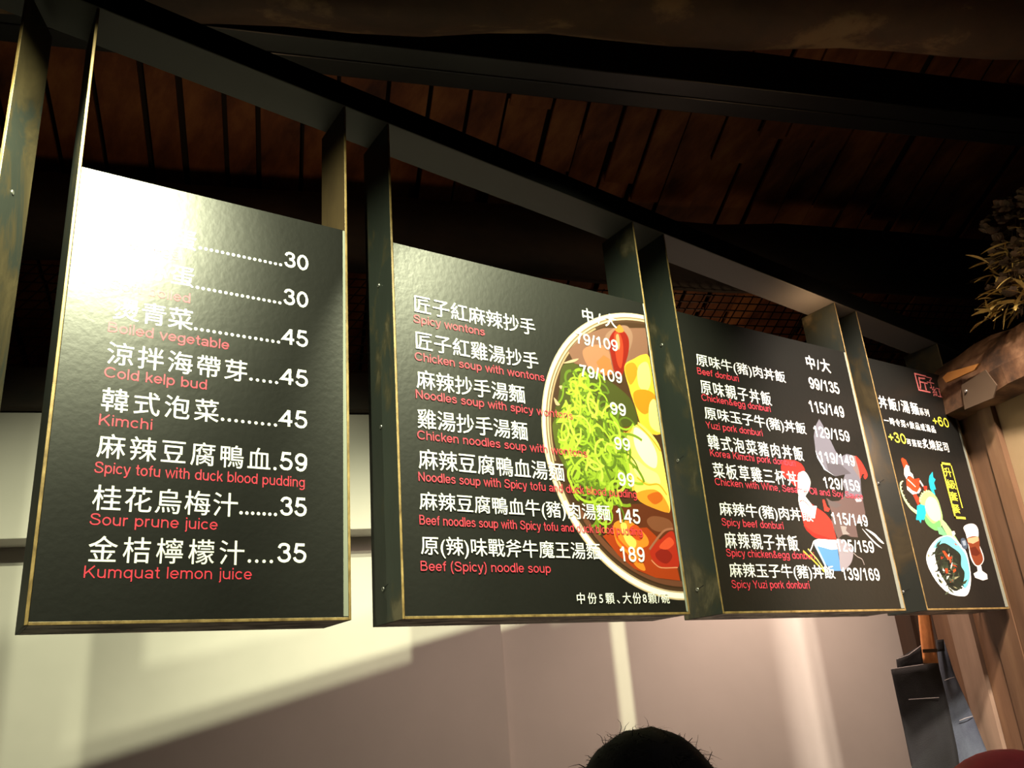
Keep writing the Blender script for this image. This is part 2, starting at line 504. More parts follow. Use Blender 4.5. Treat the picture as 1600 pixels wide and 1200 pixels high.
_S = ((.52, .55), (.43, .65), (.29, .67), (.14, .61), (.12, .49), (.24, .41), (.40, .35), (.53, .26), (.51, .13), (.36, .055), (.2, .06), (.08, .17))
GL = {
    'a': (.66, [ell(.32, .205, .23, .15, 0, 360), ell(.33, .50, .24, .17, 165, 0) + [(.57, 0)]]),
    'b': (.70, [[(.10, 0), (.10, 1)], ell(.36, .3625, .26, .31, 0, 360)]),
    'c': (.64, [ell(.34, .3625, .27, .31, 42, 318)]),
    'd': (.70, [[(.60, 0), (.60, 1)], ell(.34, .3625, .26, .31, 0, 360)]),
    'e': (.68, [[(.07, .36), (.61, .36)] + ell(.34, .3625, .27, .31, 0, 325)]),
    'f': (.40, [[(.20, 0), (.20, .78)] + ell(.36, .80, .16, .145, 180, 80), [(.03, .67), (.38, .67)]]),
    'g': (.70, [ell(.34, .3625, .26, .31, 0, 360), [(.60, .725), (.60, -.04)] + ell(.345, -.06, .255, .18, 0, -155)]),
    'h': (.68, [[(.10, 0), (.10, 1)], ell(.335, .45, .235, .22, 180, 0) + [(.57, 0)]]),
    'i': (.20, [[(.10, 0), (.10, .725)], [(.10, .87), (.10, 1.0)]]),
    'j': (.22, [[(.14, .725), (.14, -.14)] + ell(.03, -.14, .11, .10, 0, -80), [(.14, .87), (.14, 1.0)]]),
    'k': (.60, [[(.10, 0), (.10, 1)], [(.12, .25), (.53, .725)], [(.27, .43), (.56, 0)]]),
    'l': (.20, [[(.10, 0), (.10, 1)]]),
    'm': (1.02, [[(.10, 0), (.10, .725)], ell(.305, .47, .205, .20, 180, 0) + [(.51, 0)], ell(.715, .47, .205, .20, 180, 0) + [(.92, 0)]]),
    'n': (.68, [[(.10, 0), (.10, .725)], ell(.335, .45, .235, .22, 180, 0) + [(.57, 0)]]),
    'o': (.68, [ell(.34, .3625, .27, .31, 0, 360)]),
    'p': (.70, [[(.10, -.28), (.10, .725)], ell(.36, .3625, .26, .31, 0, 360)]),
    'q': (.70, [[(.60, -.28), (.60, .725)], ell(.34, .3625, .26, .31, 0, 360)]),
    'r': (.42, [[(.10, 0), (.10, .725)], ell(.32, .44, .22, .23, 180, 72)]),
    's': (.62, [spl(*_S)]),
    't': (.40, [[(.20, .95), (.20, .20)] + ell(.34, .19, .14, .135, 180, 285), [(.03, .67), (.38, .67)]]),
    'u': (.68, [[(.57, .725), (.57, 0)], [(.10, .725)] + ell(.335, .275, .235, .22, 180, 360)]),
    'v': (.62, [[(.04, .725), (.31, .02), (.58, .725)]]),
    'w': (.92, [[(.03, .725), (.25, .03), (.46, .70), (.67, .03), (.89, .725)]]),
    'y': (.62, [[(.04, .725), (.31, .02)], [(.58, .725), (.30, -.10), (.21, -.22), (.06, -.23)]]),
    'z': (.60, [[(.06, .67), (.53, .67), (.05, .055), (.56, .055)]]),
    'B': (.84, [[(.12, 0), (.12, 1)], [(.12, .945), (.42, .945)] + ell(.45, .745, .20, .20, 90, -90) + [(.12, .545)], [(.45, .545)] + ell(.48, .30, .25, .245, 90, -90) + [(.12, .055)]]),
    'C': (.94, [ell(.50, .5, .42, .445, 40, 320)]),
    'F': (.76, [[(.12, 0), (.12, 1)], [(.12, .945), (.70, .945)], [(.12, .50), (.62, .50)]]),
    'K': (.86, [[(.12, 0), (.12, 1)], [(.14, .34), (.76, 1.0)], [(.36, .58), (.80, 0)]]),
    'N': (.90, [[(.12, 0), (.12, 1)], [(.12, .96), (.77, .04)], [(.77, 0), (.77, 1)]]),
    'O': (1.0, [ell(.50, .5, .43, .445, 0, 360)]),
    'S': (.86, [spl((.74, .72), (.66, .89), (.44, .945), (.22, .90), (.15, .74), (.24, .61), (.44, .53), (.66, .44), (.77, .28), (.66, .11), (.42, .055), (.18, .12), (.09, .30))]),
    'W': (1.24, [[(.04, 1), (.32, .04), (.61, .97), (.90, .04), (1.18, 1)]]),
    'Y': (.84, [[(.04, 1), (.41, .42), (.78, 1)], [(.41, .42), (.41, 0)]]),
    '0': (.70, [ell(.35, .5, .265, .445, 0, 360)]),
    '1': (.70, [[(.13, .72), (.30, .83), (.40, .98)], [(.40, 1.0), (.40, 0)]]),
    '2': (.70, [spl((.10, .70), (.16, .88), (.35, .945), (.55, .87), (.58, .70), (.48, .53), (.28, .33), (.10, .07)), [(.08, .055), (.62, .055)]]),
    '3': (.70, [spl((.09, .74), (.17, .89), (.34, .945), (.52, .87), (.54, .69), (.44, .57), (.30, .54)), spl((.30, .54), (.50, .50), (.60, .30), (.52, .12), (.33, .055), (.15, .12), (.07, .28))]),
    '4': (.70, [[(.49, 0), (.49, .96)], [(.47, .93), (.07, .31), (.66, .31)]]),
    '5': (.70, [[(.58, .945), (.19, .945), (.12, .50)], spl((.12, .50), (.24, .59), (.40, .59), (.57, .47), (.59, .28), (.50, .11), (.32, .055), (.15, .12), (.07, .27))]),
    '6': (.70, [ell(.35, .33, .25, .275, 0, 360), spl((.56, .77), (.50, .90), (.36, .945), (.20, .86), (.11, .62), (.10, .33))]),
    '7': (.70, [[(.08, .945), (.60, .945), (.44, .62), (.32, .30), (.28, 0)]]),
    '8': (.70, [ell(.35, .73, .22, .215, 0, 360), ell(.35, .285, .26, .235, 0, 360)]),
    '9': (.70, [ell(.35, .67, .25, .275, 0, 360), spl((.14, .23), (.20, .10), (.34, .055), (.50, .14), (.59, .38), (.60, .67))]),
    '/': (.36, [[(.02, -.02), (.34, 1.02)]]),
    '+': (.62, [[(.31, .14), (.31, .76)], [(.02, .45), (.60, .45)]]),
    '(': (.34, [spl((.29, 1.03), (.14, .75), (.10, .38), (.15, .02), (.29, -.27))]),
    ')': (.34, [spl((.05, 1.03), (.20, .75), (.24, .38), (.19, .02), (.05, -.27))]),
    ',': (.24, [[(.12, .11), (.12, .0), (.07, -.14)]]),
    '&': (.84, [spl((.76, .03), (.52, .36), (.27, .67), (.24, .84), (.37, .945), (.50, .84), (.44, .68), (.20, .48), (.10, .28), (.18, .10), (.36, .055), (.56, .16), (.70, .42))]),
    ' ': (.34, []),
}


def put_latin(bm, text, x0, x1, z0, cap, y, t_):
    segs, x = [], 0.0
    for ch in text:
        wd, st_ = GL[ch]
        for q in st_:
            segs.append([Vector((x + p[0], p[1])) for p in q])
        x += wd + 0.06
    mn = min(p.x for q in segs for p in q) - t_ / 2
    mx = max(p.x for q in segs for p in q) + t_ / 2
    sx = (x1 - x0) / (mx - mn)
    tx, tz = min(t_ * cap, t_ * 1.0 * cap), t_ * cap * 0.92
    asp = sx / cap
    for sg_ in segs:
        q = [Vector(((p.x - mn) * sx + x0, z0 + p.y * cap)) for p in sg_]
        hw = t_ * cap * 0.5 * min(1.0, 0.55 + 0.45 * asp)
        L_, R_ = [], []
        shut = (q[0] - q[-1]).length < 1e-6 and len(q) > 3
        for i_, p in enumerate(q):
            if shut:
                a_, b_ = q[(i_ - 1) % (len(q) - 1)], q[(i_ + 1) % (len(q) - 1)]
            else:
                a_, b_ = q[max(i_ - 1, 0)], q[min(i_ + 1, len(q) - 1)]
            d0, d1 = (p - a_), (b_ - p)
            dd = ((d0.normalized() if d0.length > 1e-9 else Vector((0, 0))) + (d1.normalized() if d1.length > 1e-9 else Vector((0, 0))))
            if dd.length < 1e-6:
                dd = d0
            dd.normalize()
            nn = Vector((-dd.y, dd.x))
            k_ = 1.0
            if d0.length > 1e-9 and d1.length > 1e-9:
                c_ = abs(dd.dot(d1.normalized()))
                k_ = min(2.2, 1 / max(c_, 0.3))
            L_.append(p + nn * hw * k_)
            R_.append(p - nn * hw * k_)
        lift = 0.00003 * (segs.index(sg_) % 9)
        lv = [bm.verts.new((p.x, y - lift, p.y)) for p in L_]
        rv = [bm.verts.new((p.x, y - lift, p.y)) for p in R_]
        for i_ in range(len(q) - 1):
            bm.faces.new((lv[i_], lv[i_ + 1], rv[i_ + 1], rv[i_]))


def put_cjk(bm, text, x0, x1, z0, hgt, y, bold):
    Vv, Ff = glyph_mesh(text, 1.0)
    ys = [v[1] for v in Vv]
    ylo, yhi = min(ys), max(ys)
    sc = hgt / (yhi - ylo)
    xs = [v[0] for v in Vv]
    wn = (max(xs) - min(xs)) * sc
    if len(text) > 1 and '(' not in text and (x1 - x0) > wn * 1.02:
        Vv2, _ = glyph_mesh(text, 1.2)
        xs2 = [v[0] for v in Vv2]
        w2 = (max(xs2) - min(xs2)) * sc
        if w2 > wn + 1e-6:
            Vv, Ff = glyph_mesh(text, 1.0 + 0.2 * ((x1 - x0) - wn) / (w2 - wn))
            xs = [v[0] for v in Vv]
    mn, mx = min(xs), max(xs)
    sx = (x1 - x0) / (mx - mn)
    for lv_, (ox, oy) in enumerate(((-1, 0), (1, 0), (0, 0.8), (0, -0.8))):
        vv = [bm.verts.new((x0 + (v[0] - mn + ox * bold) * sx, y - 0.0001 * lv_, z0 + (v[1] - ylo + oy * bold) * sc)) for v in Vv]
        for f in Ff:
            try:
                bm.faces.new([vv[i_] for i_ in f])
            except ValueError:
                pass


def solve_x(px, z):
    """x on the board plane at height z seen in photo column px"""
    d0 = RGT * ((px - 800) / F) + FWD
    # (d0 + DWN*t) * k reaches Y=2 and height z
    lo, hi = -1.2, 1.2
    f = lambda t: (EYE + (d0 + DWN * t) * (2.0 / (d0 + DWN * t).y)).z - z
    for _ in range(50):
        md = (lo + hi) / 2
        if f(md) > 0:
            lo = md
        else:
            hi = md
    t = (lo + hi) / 2
    d = d0 + DWN * t
    return (EYE + d * (2.0 / d.y)).x


def cr(o, s):
    return lambda x, y: (o[0] + x / s, o[1] + y / s)


INK_Y = [2.0016]
INK_NAME = ['dish_name']


def line(lst, text, ll, lr, hgt, kind, y=None, hp=None, bold=None):
    """one printed line of text between two photo positions on the board plane"""
    y = INK_Y[0] if y is None else y
    pa, pb = at(*ll), at(*lr)
    z = (pa.z + pb.z) / 2
    if hp:
        hgt = at(ll[0], ll[1] - hp).z - pa.z
    bm = bmesh.new()
    if kind == 'c':
        put_cjk(bm, text, solve_x(ll[0], z), solve_x(lr[0], z), z, hgt, y, 0.004 if bold is None else bold)
        nm = INK_NAME[0] if len(text) > 3 else ('size_heading' if '/' in text else 'printed_word')
    else:
        put_latin(bm, text, solve_x(ll[0], z), solve_x(lr[0], z), z, hgt, y, 0.108 if bold is None else bold)
        nm = 'price' if text[0] in '0123456789+' else 'english_name'
    lst.append((nm, bm))


def dots(lst, p0, p1, n, r=0.0042, y=2.0016):
    bm = bmesh.new()
    a, b_ = at(*p0), at(*p1)
    z = (a.z + b_.z) / 2
    x0, x1 = solve_x(p0[0], z), solve_x(p1[0], z)
    for i in range(n):
        x = x0 + (x1 - x0) * (i / (n - 1) if n > 1 else 0)
        bm.faces.new([bm.verts.new((x + r * math.cos(t * math.pi / 5), y, z + r * math.sin(t * math.pi / 5))) for t in range(10)])
    lst.append(('dot_leader', bm))


def flat(bm, name, m_, parent):
    me = bpy.data.meshes.new(name)
    bmesh.ops.triangulate(bm, faces=[f for f in bm.faces if len(f.verts) > 4])
    for f in bm.faces:
        if f.normal.y > 0:
            f.normal_flip()
    bm.to_mesh(me)
    bm.free()
    me.materials.append(m_)
    o = bpy.data.objects.new(name, me)
    COL.objects.link(o)
    o.parent = parent
    return o


class Art:
    """flat printed picture on a board: coloured polygons, one thin ink layer above another"""

    def __init__(s, y0=2.0018, xmax=99):
        s.bm = bmesh.new()
        s.lay = s.bm.loops.layers.color.new('ink') if False else s.bm.loops.layers.float_color.new('ink')
        s.y = y0
        s.xmax = xmax

    def poly(s, pts, col, world=False):
        c = (*[0.88 * q for q in lin(col)], 1)
        q = [(p if world else tuple(at(*p)[i] for i in (0, 2))) for p in pts]
        q = s.clip(q)
        if len(q) < 3:
            return s
        f = s.bm.faces.new([s.bm.verts.new((x, s.y, z)) for x, z in q])
        if f.calc_area() < 1e-9:
            pass
        f.normal_update()
        for lp in f.loops:
            lp[s.lay] = c
        s.y -= 0.0000034
        return s

    def clip(s, q):
        out = []
        for i, p in enumerate(q):
            r = q[(i + 1) % len(q)]
            if p[0] <= s.xmax:
                out.append(p)
            if (p[0] <= s.xmax) != (r[0] <= s.xmax):
                t_ = (s.xmax - p[0]) / (r[0] - p[0])
                out.append((s.xmax, p[1] + t_ * (r[1] - p[1])))
        return out

    def stroke(s, pts, wd, col, taper=False):
        q = [Vector((at(*p).x, at(*p).z)) for p in pts]
        return s.wstroke(q, wd, col, taper)

    def wstroke(s, q, wd, col, taper=False):
        L, R_ = [], []
        for i, p in enumerate(q):
            t_ = (q[min(i + 1, len(q) - 1)] - q[max(i - 1, 0)])
            if t_.length < 1e-9:
                continue
            t_.normalize()
            nn = Vector((-t_.y, t_.x))
            k_ = wd / 2
            if taper:
                k_ *= max(0.12, 1 - abs(2 * i / (len(q) - 1) - 1) ** 3)
            L.append(p + nn * k_)
            R_.append(p - nn * k_)
        for i in range(len(L) - 1):
            s.poly([tuple(L[i]), tuple(L[i + 1]), tuple(R_[i + 1]), tuple(R_[i])], col, True)
            s.y += 0.0000034
        s.y -= 0.0000034
        return s

    def build(s, name, parent):
        return flat(s.bm, name, M['print'], parent)


def closed(pts, n=5):
    q = list(pts)
    ex = [q[-1]] + q + [q[0], q[1]]
    out = []
    for i in range(1, len(q) + 1):
        p0, p1, p2, p3 = ex[i - 1], ex[i], ex[i + 1], ex[i + 2]
        for j in range(n):
            t_ = j / n
            out.append(tuple(0.5 * ((2 * b) + (-a_ + c) * t_ + (2 * a_ - 5 * b + 4 * c - d) * t_ * t_ + (-a_ + 3 * b - 3 * c + d) * t_ ** 3)
                             for a_, b, c, d in zip(p0, p1, p2, p3)))
    return out


def make_board(i, label, side_screws, inner='post', post='post', trim_w=0.0):
    x0, x1 = FR[i]
    t_ = thing('menu_board', label, 'sign', ((x0 + x1) / 2, 2.0, ZB), 'lit menu boards over the counter')
    off = Matrix.Translation(-ABS[t_.name])
    for x, sgn in ((x0, 1), (x1 - TH, -1)):
        b_ = MB()
        zt = railz(x) - 0.001
        b_.box((x, 2.0, ZB), (TH, 0, 0), (0, DEP, 0), (0, 0, zt - ZB), 0,
               {'front': 1, ('right' if sgn > 0 else 'left'): (2 if inner == 'inner' else 0)})
        p = b_.build('post', [M[post], M['edge'], M['inner']], t_, bevel=0.0015)
        if sgn > 0:
            for (sx, sy, dep, tail) in side_screws:
                z_ = at_left(x0, sx, sy)
                if z_ is None:
                    continue
                yy, zz = z_
                sb = MB()
                sb.tube([(x0 - 0.0025, yy, zz), (x0 + 0.002, yy, zz)], [0.0055, 0.006], 12)
                sb.tube([(x0 - 0.0028, yy, zz), (x0 - 0.002, yy, zz)], [0.0025, 0.0025], 8, 1)
                if tail:
                    sb.box((x0 - 0.0006, yy - 0.03, zz + 0.008), (0.001, 0, 0), (0, 0.024, -0.007), (0, 0, 0.0025), 1)
                sb.build('screw', [M['screw'], M['crack']], p)
    b_ = MB()
    b_.box((x0 + TH, 2.0, ZB), (x1 - x0 - 2 * TH, 0, 0), (0, DEP, 0), (0, 0, TH), 0, {'front': 1, 'bottom': 2})
    b_.build('bottom_plank', [M[post], M['edge'], M['under']], t_, bevel=0.001)
    b_ = MB()
    b_.box((x0 + TH + 0.0005, 2.002, ZB + TH + 0.0005), (x1 - x0 - 2 * TH - 0.001, 0, 0), (0, 0.012, 0), (0, 0, ZT - ZB - TH), 0)
    pn = b_.build('panel', M['panel'], t_, bevel=0.0008)
    if trim_w:
        b_ = MB()
        xr = x1 - TH - 0.0008
        b_.face([(xr - trim_w * 0.45, 2.0012, ZT - 0.002), (xr, 1.9996, ZT - 0.002), (xr, 1.9996, ZB + TH + 0.002), (xr - trim_w, 2.0012, ZB + TH + 0.002)])
        b_.face([(xr - trim_w * 0.45, 2.0030, ZT - 0.002), (xr, 2.0030, ZT - 0.002), (xr, 2.0030, ZB + TH + 0.002), (xr - trim_w, 2.0030, ZB + TH + 0.002)])
        b_.build('edge_reflection', M['trim'], t_)
    return t_, pn


def at_left(x, px, py):
    d = RGT * ((px - 800) / F) + DWN * ((py - 600) / F) + FWD
    q = EYE + d * (x / d.x)
    if 2.0 < q.y < 2.0 + DEP:
        return q.y, q.z
    return None


def finish(panel, white=None, red=None, yellow=None):
    for lst, k_ in ((white, 'white_ink'), (red, 'red_ink'), (yellow, 'yellow_ink')):
        for nm, bm in lst or []:
            flat(bm, nm, M[k_], panel)


# board 1
t1, p1 = make_board(0, 'leftmost full menu board, side dishes and drinks, its top left lost in glare', [], 'inner', 'post', 0.012)
W1, R1 = [], []
A, Bc = cr((130, 320), 4), cr((120, 600), 4)
HC, HD, HL = 0.0565, 0.0452, 0.0255
line(W1, '荷包蛋', A(200, 195), A(705, 278), HC, 'c')
line(W1, '溏心蛋', A(192, 440), A(690, 505), HC, 'c')
line(W1, '燙青菜', A(185, 712), A(682, 784), HC, 'c')
line(W1, '涼拌海帶芽', A(145, 1000), A(1022, 1100), HC, 'c')
line(W1, '韓式泡菜', Bc(150, 175), Bc(885, 232), HC, 'c')
line(W1, '麻辣豆腐鴨血', Bc(122, 472), Bc(1210, 530), HC, 'c')
line(W1, '桂花烏梅汁', Bc(92, 792), Bc(1005, 825), HC, 'c')
line(W1, '金桔檸檬汁', Bc(65, 1117), Bc(1045, 1127), HC, 'c')
for n_, p, q, s_ in ((16, A(733, 270), A(1235, 370), 0), (16, A(715, 519), A(1230, 607), 0), (15, A(704, 776), A(1222, 854), 0), (5, A(1050, 1090), A(1210, 1108), 0),
                     (9, Bc(912, 222), Bc(1243, 253), 0), (1, Bc(1240, 528), Bc(1240, 528), 0), (7, Bc(1028, 803), Bc(1243, 815), 0), (4, Bc(1080, 1106), Bc(1217, 1108), 0)):
    dots(W1, p, q, n_)
for tx, p, q in (('30', A(1257, 386), A(1408, 407)), ('30', A(1252, 620), A(1407, 640)), ('45', A(1243, 868), A(1406, 885)), ('45', A(1232, 1120), A(1406, 1134)),
                 ('45', Bc(1265, 263), Bc(1442, 273)), ('59', Bc(1267, 537), Bc(1441, 543)), ('35', Bc(1270, 820), Bc(1438, 824)), ('35', Bc(1252, 1114), Bc(1436, 1114))):
    line(W1, tx, p, q, HD, 'l', bold=0.15)
C3_ = cr((0, 600), 2.667)
for tx, p, q in (('Fried egg', A(172, 262), A(600, 318)), ('Soft boiled', A(165, 535), A(668, 602)), ('Boiled vegetable', A(155, 795), A(912, 898)),
                 ('Cold kelp bud', A(130, 1080), A(772, 1148)), ('Kimchi', Bc(138, 258), Bc(470, 280)), ('Spicy tofu with duck blood pudding', Bc(108, 560), Bc(1425, 638)),
                 ('Sour prune juice', Bc(78, 885), Bc(880, 905)), ('Kumquat lemon juice', C3_(348, 812), C3_(1050, 810))):
    line(R1, tx, p, q, HL, 'l')
finish(p1, W1, R1)

# board 2
t2, p2 = make_board(1, 'menu board of wontons and noodle soups with half a bowl of noodles printed at right',
                    [(592, 446, 0, 0), (595.6, 667, 0, 0), (599, 920.5, 0, 1)], 'post', 'post', 0.006)
W2, R2 = [], []
INK_Y[0] = 1.9998
a3, a4, a5, a6, a7, a8 = cr((620, 440), 5.714), cr((820, 470), 6.154), cr((820, 640), 6.154), cr((620, 640), 5.714), cr((640, 760), 5.714), cr((860, 780), 7.273)
for tx, p, q in (('匠子紅麻辣抄手', a3(160, 280), a3(1240, 476)), ('匠子紅雞湯抄手', a3(172, 605), a3(1268, 785)), ('麻辣抄手湯麵', a3(180, 955), a3(1148, 1085)),
                 ('雞湯抄手湯麵', a6(188, 168), a6(1172, 272)), ('麻辣豆腐鴨血湯麵', a6(198, 530), a6(1500, 640)),
                 ('麻辣豆腐鴨血牛(豬)肉湯麵', a7(92, 238), a8(690, 270)), ('原(辣)味戰斧牛魔王湯麵', a7(105, 640), a8(578, 712))):
    line(W2, tx, p, q, 0.0575, 'c')
line(W2, '中份5顆、', a8(308, 1192), a8(790, 1188), 0, 'c', hp=130 / 7.273)
line(W2, '大份8顆/碗', a8(828, 1188), a8(1358, 1185), 0, 'c', hp=130 / 7.273)
line(W2, '中/大', a4(562, 205), a4(885, 258), 0, 'c', hp=128 / 6.154, bold=0.012)
for tx, p, q, hp in (('79/109', a4(490, 405), a4(900, 485), 104), ('79/109', a4(530, 722), a4(940, 795), 108), ('99', a4(828, 1090), a4(978, 1106), 112), ('99', a5(868, 382), a5(1018, 394), 116),
                     ('99', a5(905, 730), a5(1060, 740), 125)):
    line(W2, tx, p, q, 0, 'l', hp=hp / 6.154, bold=0.15)
line(W2, '145', a8(755, 263), a8(1027, 280), 0, 'l', hp=160 / 7.273, bold=0.15)
line(W2, '189', a8(798, 706), a8(1080, 712), 0, 'l', hp=168 / 7.273, bold=0.15)
for tx, p, q in (('Spicy wontons', a3(150, 360), a3(785, 485)), ('Chicken soup with wontons', a3(162, 700), a3(1320, 890)), ('Noodles soup with spicy wontons', a3(172, 1038), a4(465, 1143)),
                 ('Chicken noodles soup with wontons', a6(185, 265), a5(602, 458)), ('Noodles soup with Spicy tofu and duck blood pudding', a6(195, 640), a5(1078, 850)),
                 ('Beef noodles soup with Spicy tofu and duck blood pudding', a7(90, 345), a8(1045, 405)), ('Beef (Spicy) noodle soup', a7(100, 755), a7(1262, 770))):
    line(R2, tx, p, q, 0.0255, 'l')
finish(p2, W2, R2)

# printed bowl
cx, cz, RB = 1.990, 2.361, 0.4963
art = Art(xmax=FR[1][1] - TH - 0.0012 - 0.006)


def disc(r, col, a0=80, a1=280, dx=0.0, dz=0.0, n=60):
    art.poly([(cx + 0.02, cz + dz + r)] + [(cx + dx + r * math.cos(math.radians(a0 + (a1 - a0) * i_ / n)), cz + dz + r * math.sin(math.radians(a0 + (a1 - a0) * i_ / n))) for i_ in range(n + 1)]
             + [(cx + 0.02, cz + dz - r)], col, True)


def arc(r0, r1, a0, a1, col, n=40):
    pts = [(cx + r0 * math.cos(math.radians(a0 + (a1 - a0) * i_ / n)), cz + r0 * math.sin(math.radians(a0 + (a1 - a0) * i_ / n))) for i_ in range(n + 1)]
    pts += [(cx + r1 * math.cos(math.radians(a1 + (a0 - a1) * i_ / n)), cz + r1 * math.sin(math.radians(a1 + (a0 - a1) * i_ / n))) for i_ in range(n + 1)]
    art.poly(pts, col, True)


disc(RB, (190, 165, 140))
arc(RB - 0.004, RB - 0.014, 90, 270, (235, 215, 190))
arc(RB - 0.017, RB - 0.021, 90, 200, (110, 85, 65))
arc(RB - 0.006, RB - 0.022, 205, 272, (255, 250, 240))
disc(RB - 0.027, (70, 48, 34))
disc(RB - 0.036, (58, 38, 24))
arc(RB - 0.030, RB - 0.036, 120, 190, (150, 125, 100))
arc(RB - 0.042, RB - 0.060, 210, 272, (105, 62, 45))
disc(RB - 0.064, (62, 40, 24))
# soup regions
art.poly([a4(x, y) for x, y in ((560, 330), (760, 260), (1180, 260), (1190, 560), (1000, 640), (820, 700), (640, 640), (480, 600), (420, 480))], (112, 78, 66))
art.poly([a4(x, y) for x, y in closed(((560, 480), (680, 420), (800, 460), (830, 640), (740, 700), (620, 640)))], (150, 100, 78))
art.poly([a4(x, y) for x, y in ((690, 590), (760, 520), (820, 560), (860, 700), (760, 720))], (190, 95, 55))
art.poly([a8(x, y) for x, y in ((560, 60), (760, 60), (1380, 40), (1480, 930), (1250, 905), (1000, 820), (800, 660), (640, 470))], (92, 42, 22))
art.poly([a8(x, y) for x, y in ((600, 420), (720, 340), (1100, 320), (1400, 600), (1480, 925), (1200, 890), (960, 790), (780, 640))], (160, 56, 18))
art.poly([a8(x, y) for x, y in closed(((1100, 240), (1180, 190), (1350, 230), (1390, 330), (1250, 370), (1150, 330)))], (120, 70, 48))
# chilli
art.poly([a4(x, y) for x, y in closed(((780, 330), (880, 250), (985, 240), (1040, 330), (1020, 450), (985, 480), (900, 420), (800, 420)))], (128, 96, 84))
art.poly([a4(x, y) for x, y in closed(((820, 350), (880, 275), (955, 290), (1003, 370), (1000, 490), (965, 620), (935, 720), (868, 680), (838, 560), (815, 430)))], (118, 22, 12))
art.poly([a4(x, y) for x, y in closed(((862, 320), (900, 300), (935, 360), (950, 480), (930, 640), (895, 600), (870, 460)))], (190, 50, 28))
art.poly([a4(x, y) for x, y in closed(((880, 330), (905, 325), (918, 420), (905, 470), (885, 400)))], (232, 120, 85))
art.poly([a4(x, y) for x, y in closed(((870, 275), (905, 232), (930, 240), (955, 290), (910, 305)))], (190, 110, 45))
# wontons
art.poly([a4(x, y) for x, y in closed(((960, 630), (1055, 555), (1140, 515), (1200, 545), (1260, 820), (1330, 1250), (1150, 1240), (1060, 1000), (1010, 850)))], (236, 165, 52))
art.poly([a4(x, y) for x, y in closed(((965, 640), (1040, 590), (1090, 660), (1060, 760), (1010, 800)))], (224, 118, 30))
art.poly([a4(x, y) for x, y in closed(((1090, 640), (1180, 590), (1215, 760), (1180, 860), (1100, 820)))], (250, 205, 110))
art.poly([a4(x, y) for x, y in closed(((1050, 880), (1150, 850), (1250, 900), (1245, 1000), (1160, 1090), (1070, 1010)))], (222, 116, 24))
art.poly([a4(x, y) for x, y in closed(((1200, 1000), (1262, 960), (1320, 1250), (1210, 1200)))], (252, 226, 120))
art.poly([a5(x, y) for x, y in closed(((985, 250), (1040, 110), (1150, 160), (1290, 330), (1345, 560), (1400, 900), (1385, 990), (1320, 900), (1240, 770), (1100, 810), (1020, 700), (960, 540)))], (247, 216, 100))
art.poly([a5(x, y) for x, y in closed(((1060, 170), (1180, 250), (1270, 420), (1260, 560), (1150, 500), (1060, 340)))], (255, 246, 190))
art.poly([a5(x, y) for x, y in closed(((1050, 470), (1180, 560), (1280, 620), (1300, 720), (1160, 690), (1060, 600)))], (252, 232, 140))
art.poly([a5(x, y) for x, y in closed(((960, 560), (1010, 620), (1060, 760), (1010, 760)))], (226, 170, 60))
art.stroke([a5(x, y) for x, y in smooth_pts(((1060, 120), (1160, 210), (1240, 300), (1310, 400)))], 0.006, (214, 140, 36))
art.stroke([a5(x, y) for x, y in smooth_pts(((1080, 650), (1180, 720), (1290, 720), (1370, 820)))], 0.006, (220, 150, 40))
art.poly([a5(x, y) for x, y in closed(((1080, 800), (1240, 765), (1340, 840), (1395, 985), (1250, 950), (1110, 880)))], (222, 138, 42))
art.poly([a5(x, y) for x, y in closed(((1180, 830), (1290, 790), (1330, 860), (1250, 910)))], (186, 90, 24))
# mushroom ring
art.poly([a5(x, y) for x, y in closed(((905, 90), (960, 55), (1030, 110), (1035, 190), (980, 245), (920, 190)))], (224, 150, 50))
art.poly([a5(x, y) for x, y in closed(((925, 100), (965, 80), (1010, 125), (1010, 185), (970, 220), (930, 170)))], (92, 50, 20))
# oil swirls and duck blood
art.poly([a8(x, y) for x, y in closed(((720, 300), (790, 240), (900, 240), (1090, 410), (1115, 520), (1010, 590), (1085, 800), (985, 770), (880, 620), (760, 500)))], (226, 128, 40))
art.poly([a8(x, y) for x, y in closed(((800, 290), (860, 270), (900, 380), (980, 480), (950, 560), (860, 480)))], (250, 196, 96))
art.poly([a8(x, y) for x, y in closed(((900, 330), (980, 290), (1060, 400), (1020, 470), (930, 420)))], (190, 70, 26))
art.stroke([a8(x, y) for x, y in smooth_pts(((735, 320), (760, 430), (830, 520), (940, 620), (1010, 720)))], 0.008, (200, 80, 24))
art.poly([a8(x, y) for x, y in closed(((1135, 590), (1240, 470), (1390, 360), (1440, 560), (1460, 770), (1310, 780), (1190, 710)))], (168, 40, 24))
art.poly([a8(x, y) for x, y in closed(((1200, 610), (1300, 560), (1390, 640), (1330, 730), (1230, 690)))], (132, 28, 20))
art.poly([a8(x, y) for x, y in closed(((1240, 540), (1350, 430), (1410, 500), (1330, 570)))], (206, 74, 46))
art.stroke([a8(x, y) for x, y in smooth_pts(((1130, 570), (1230, 430), (1310, 350), (1400, 335)))], 0.007, (150, 96, 76))
art.stroke([a8(x, y) for x, y in smooth_pts(((1150, 690), (1230, 765), (1310, 780), (1450, 775)))], 0.004, (206, 130, 100))
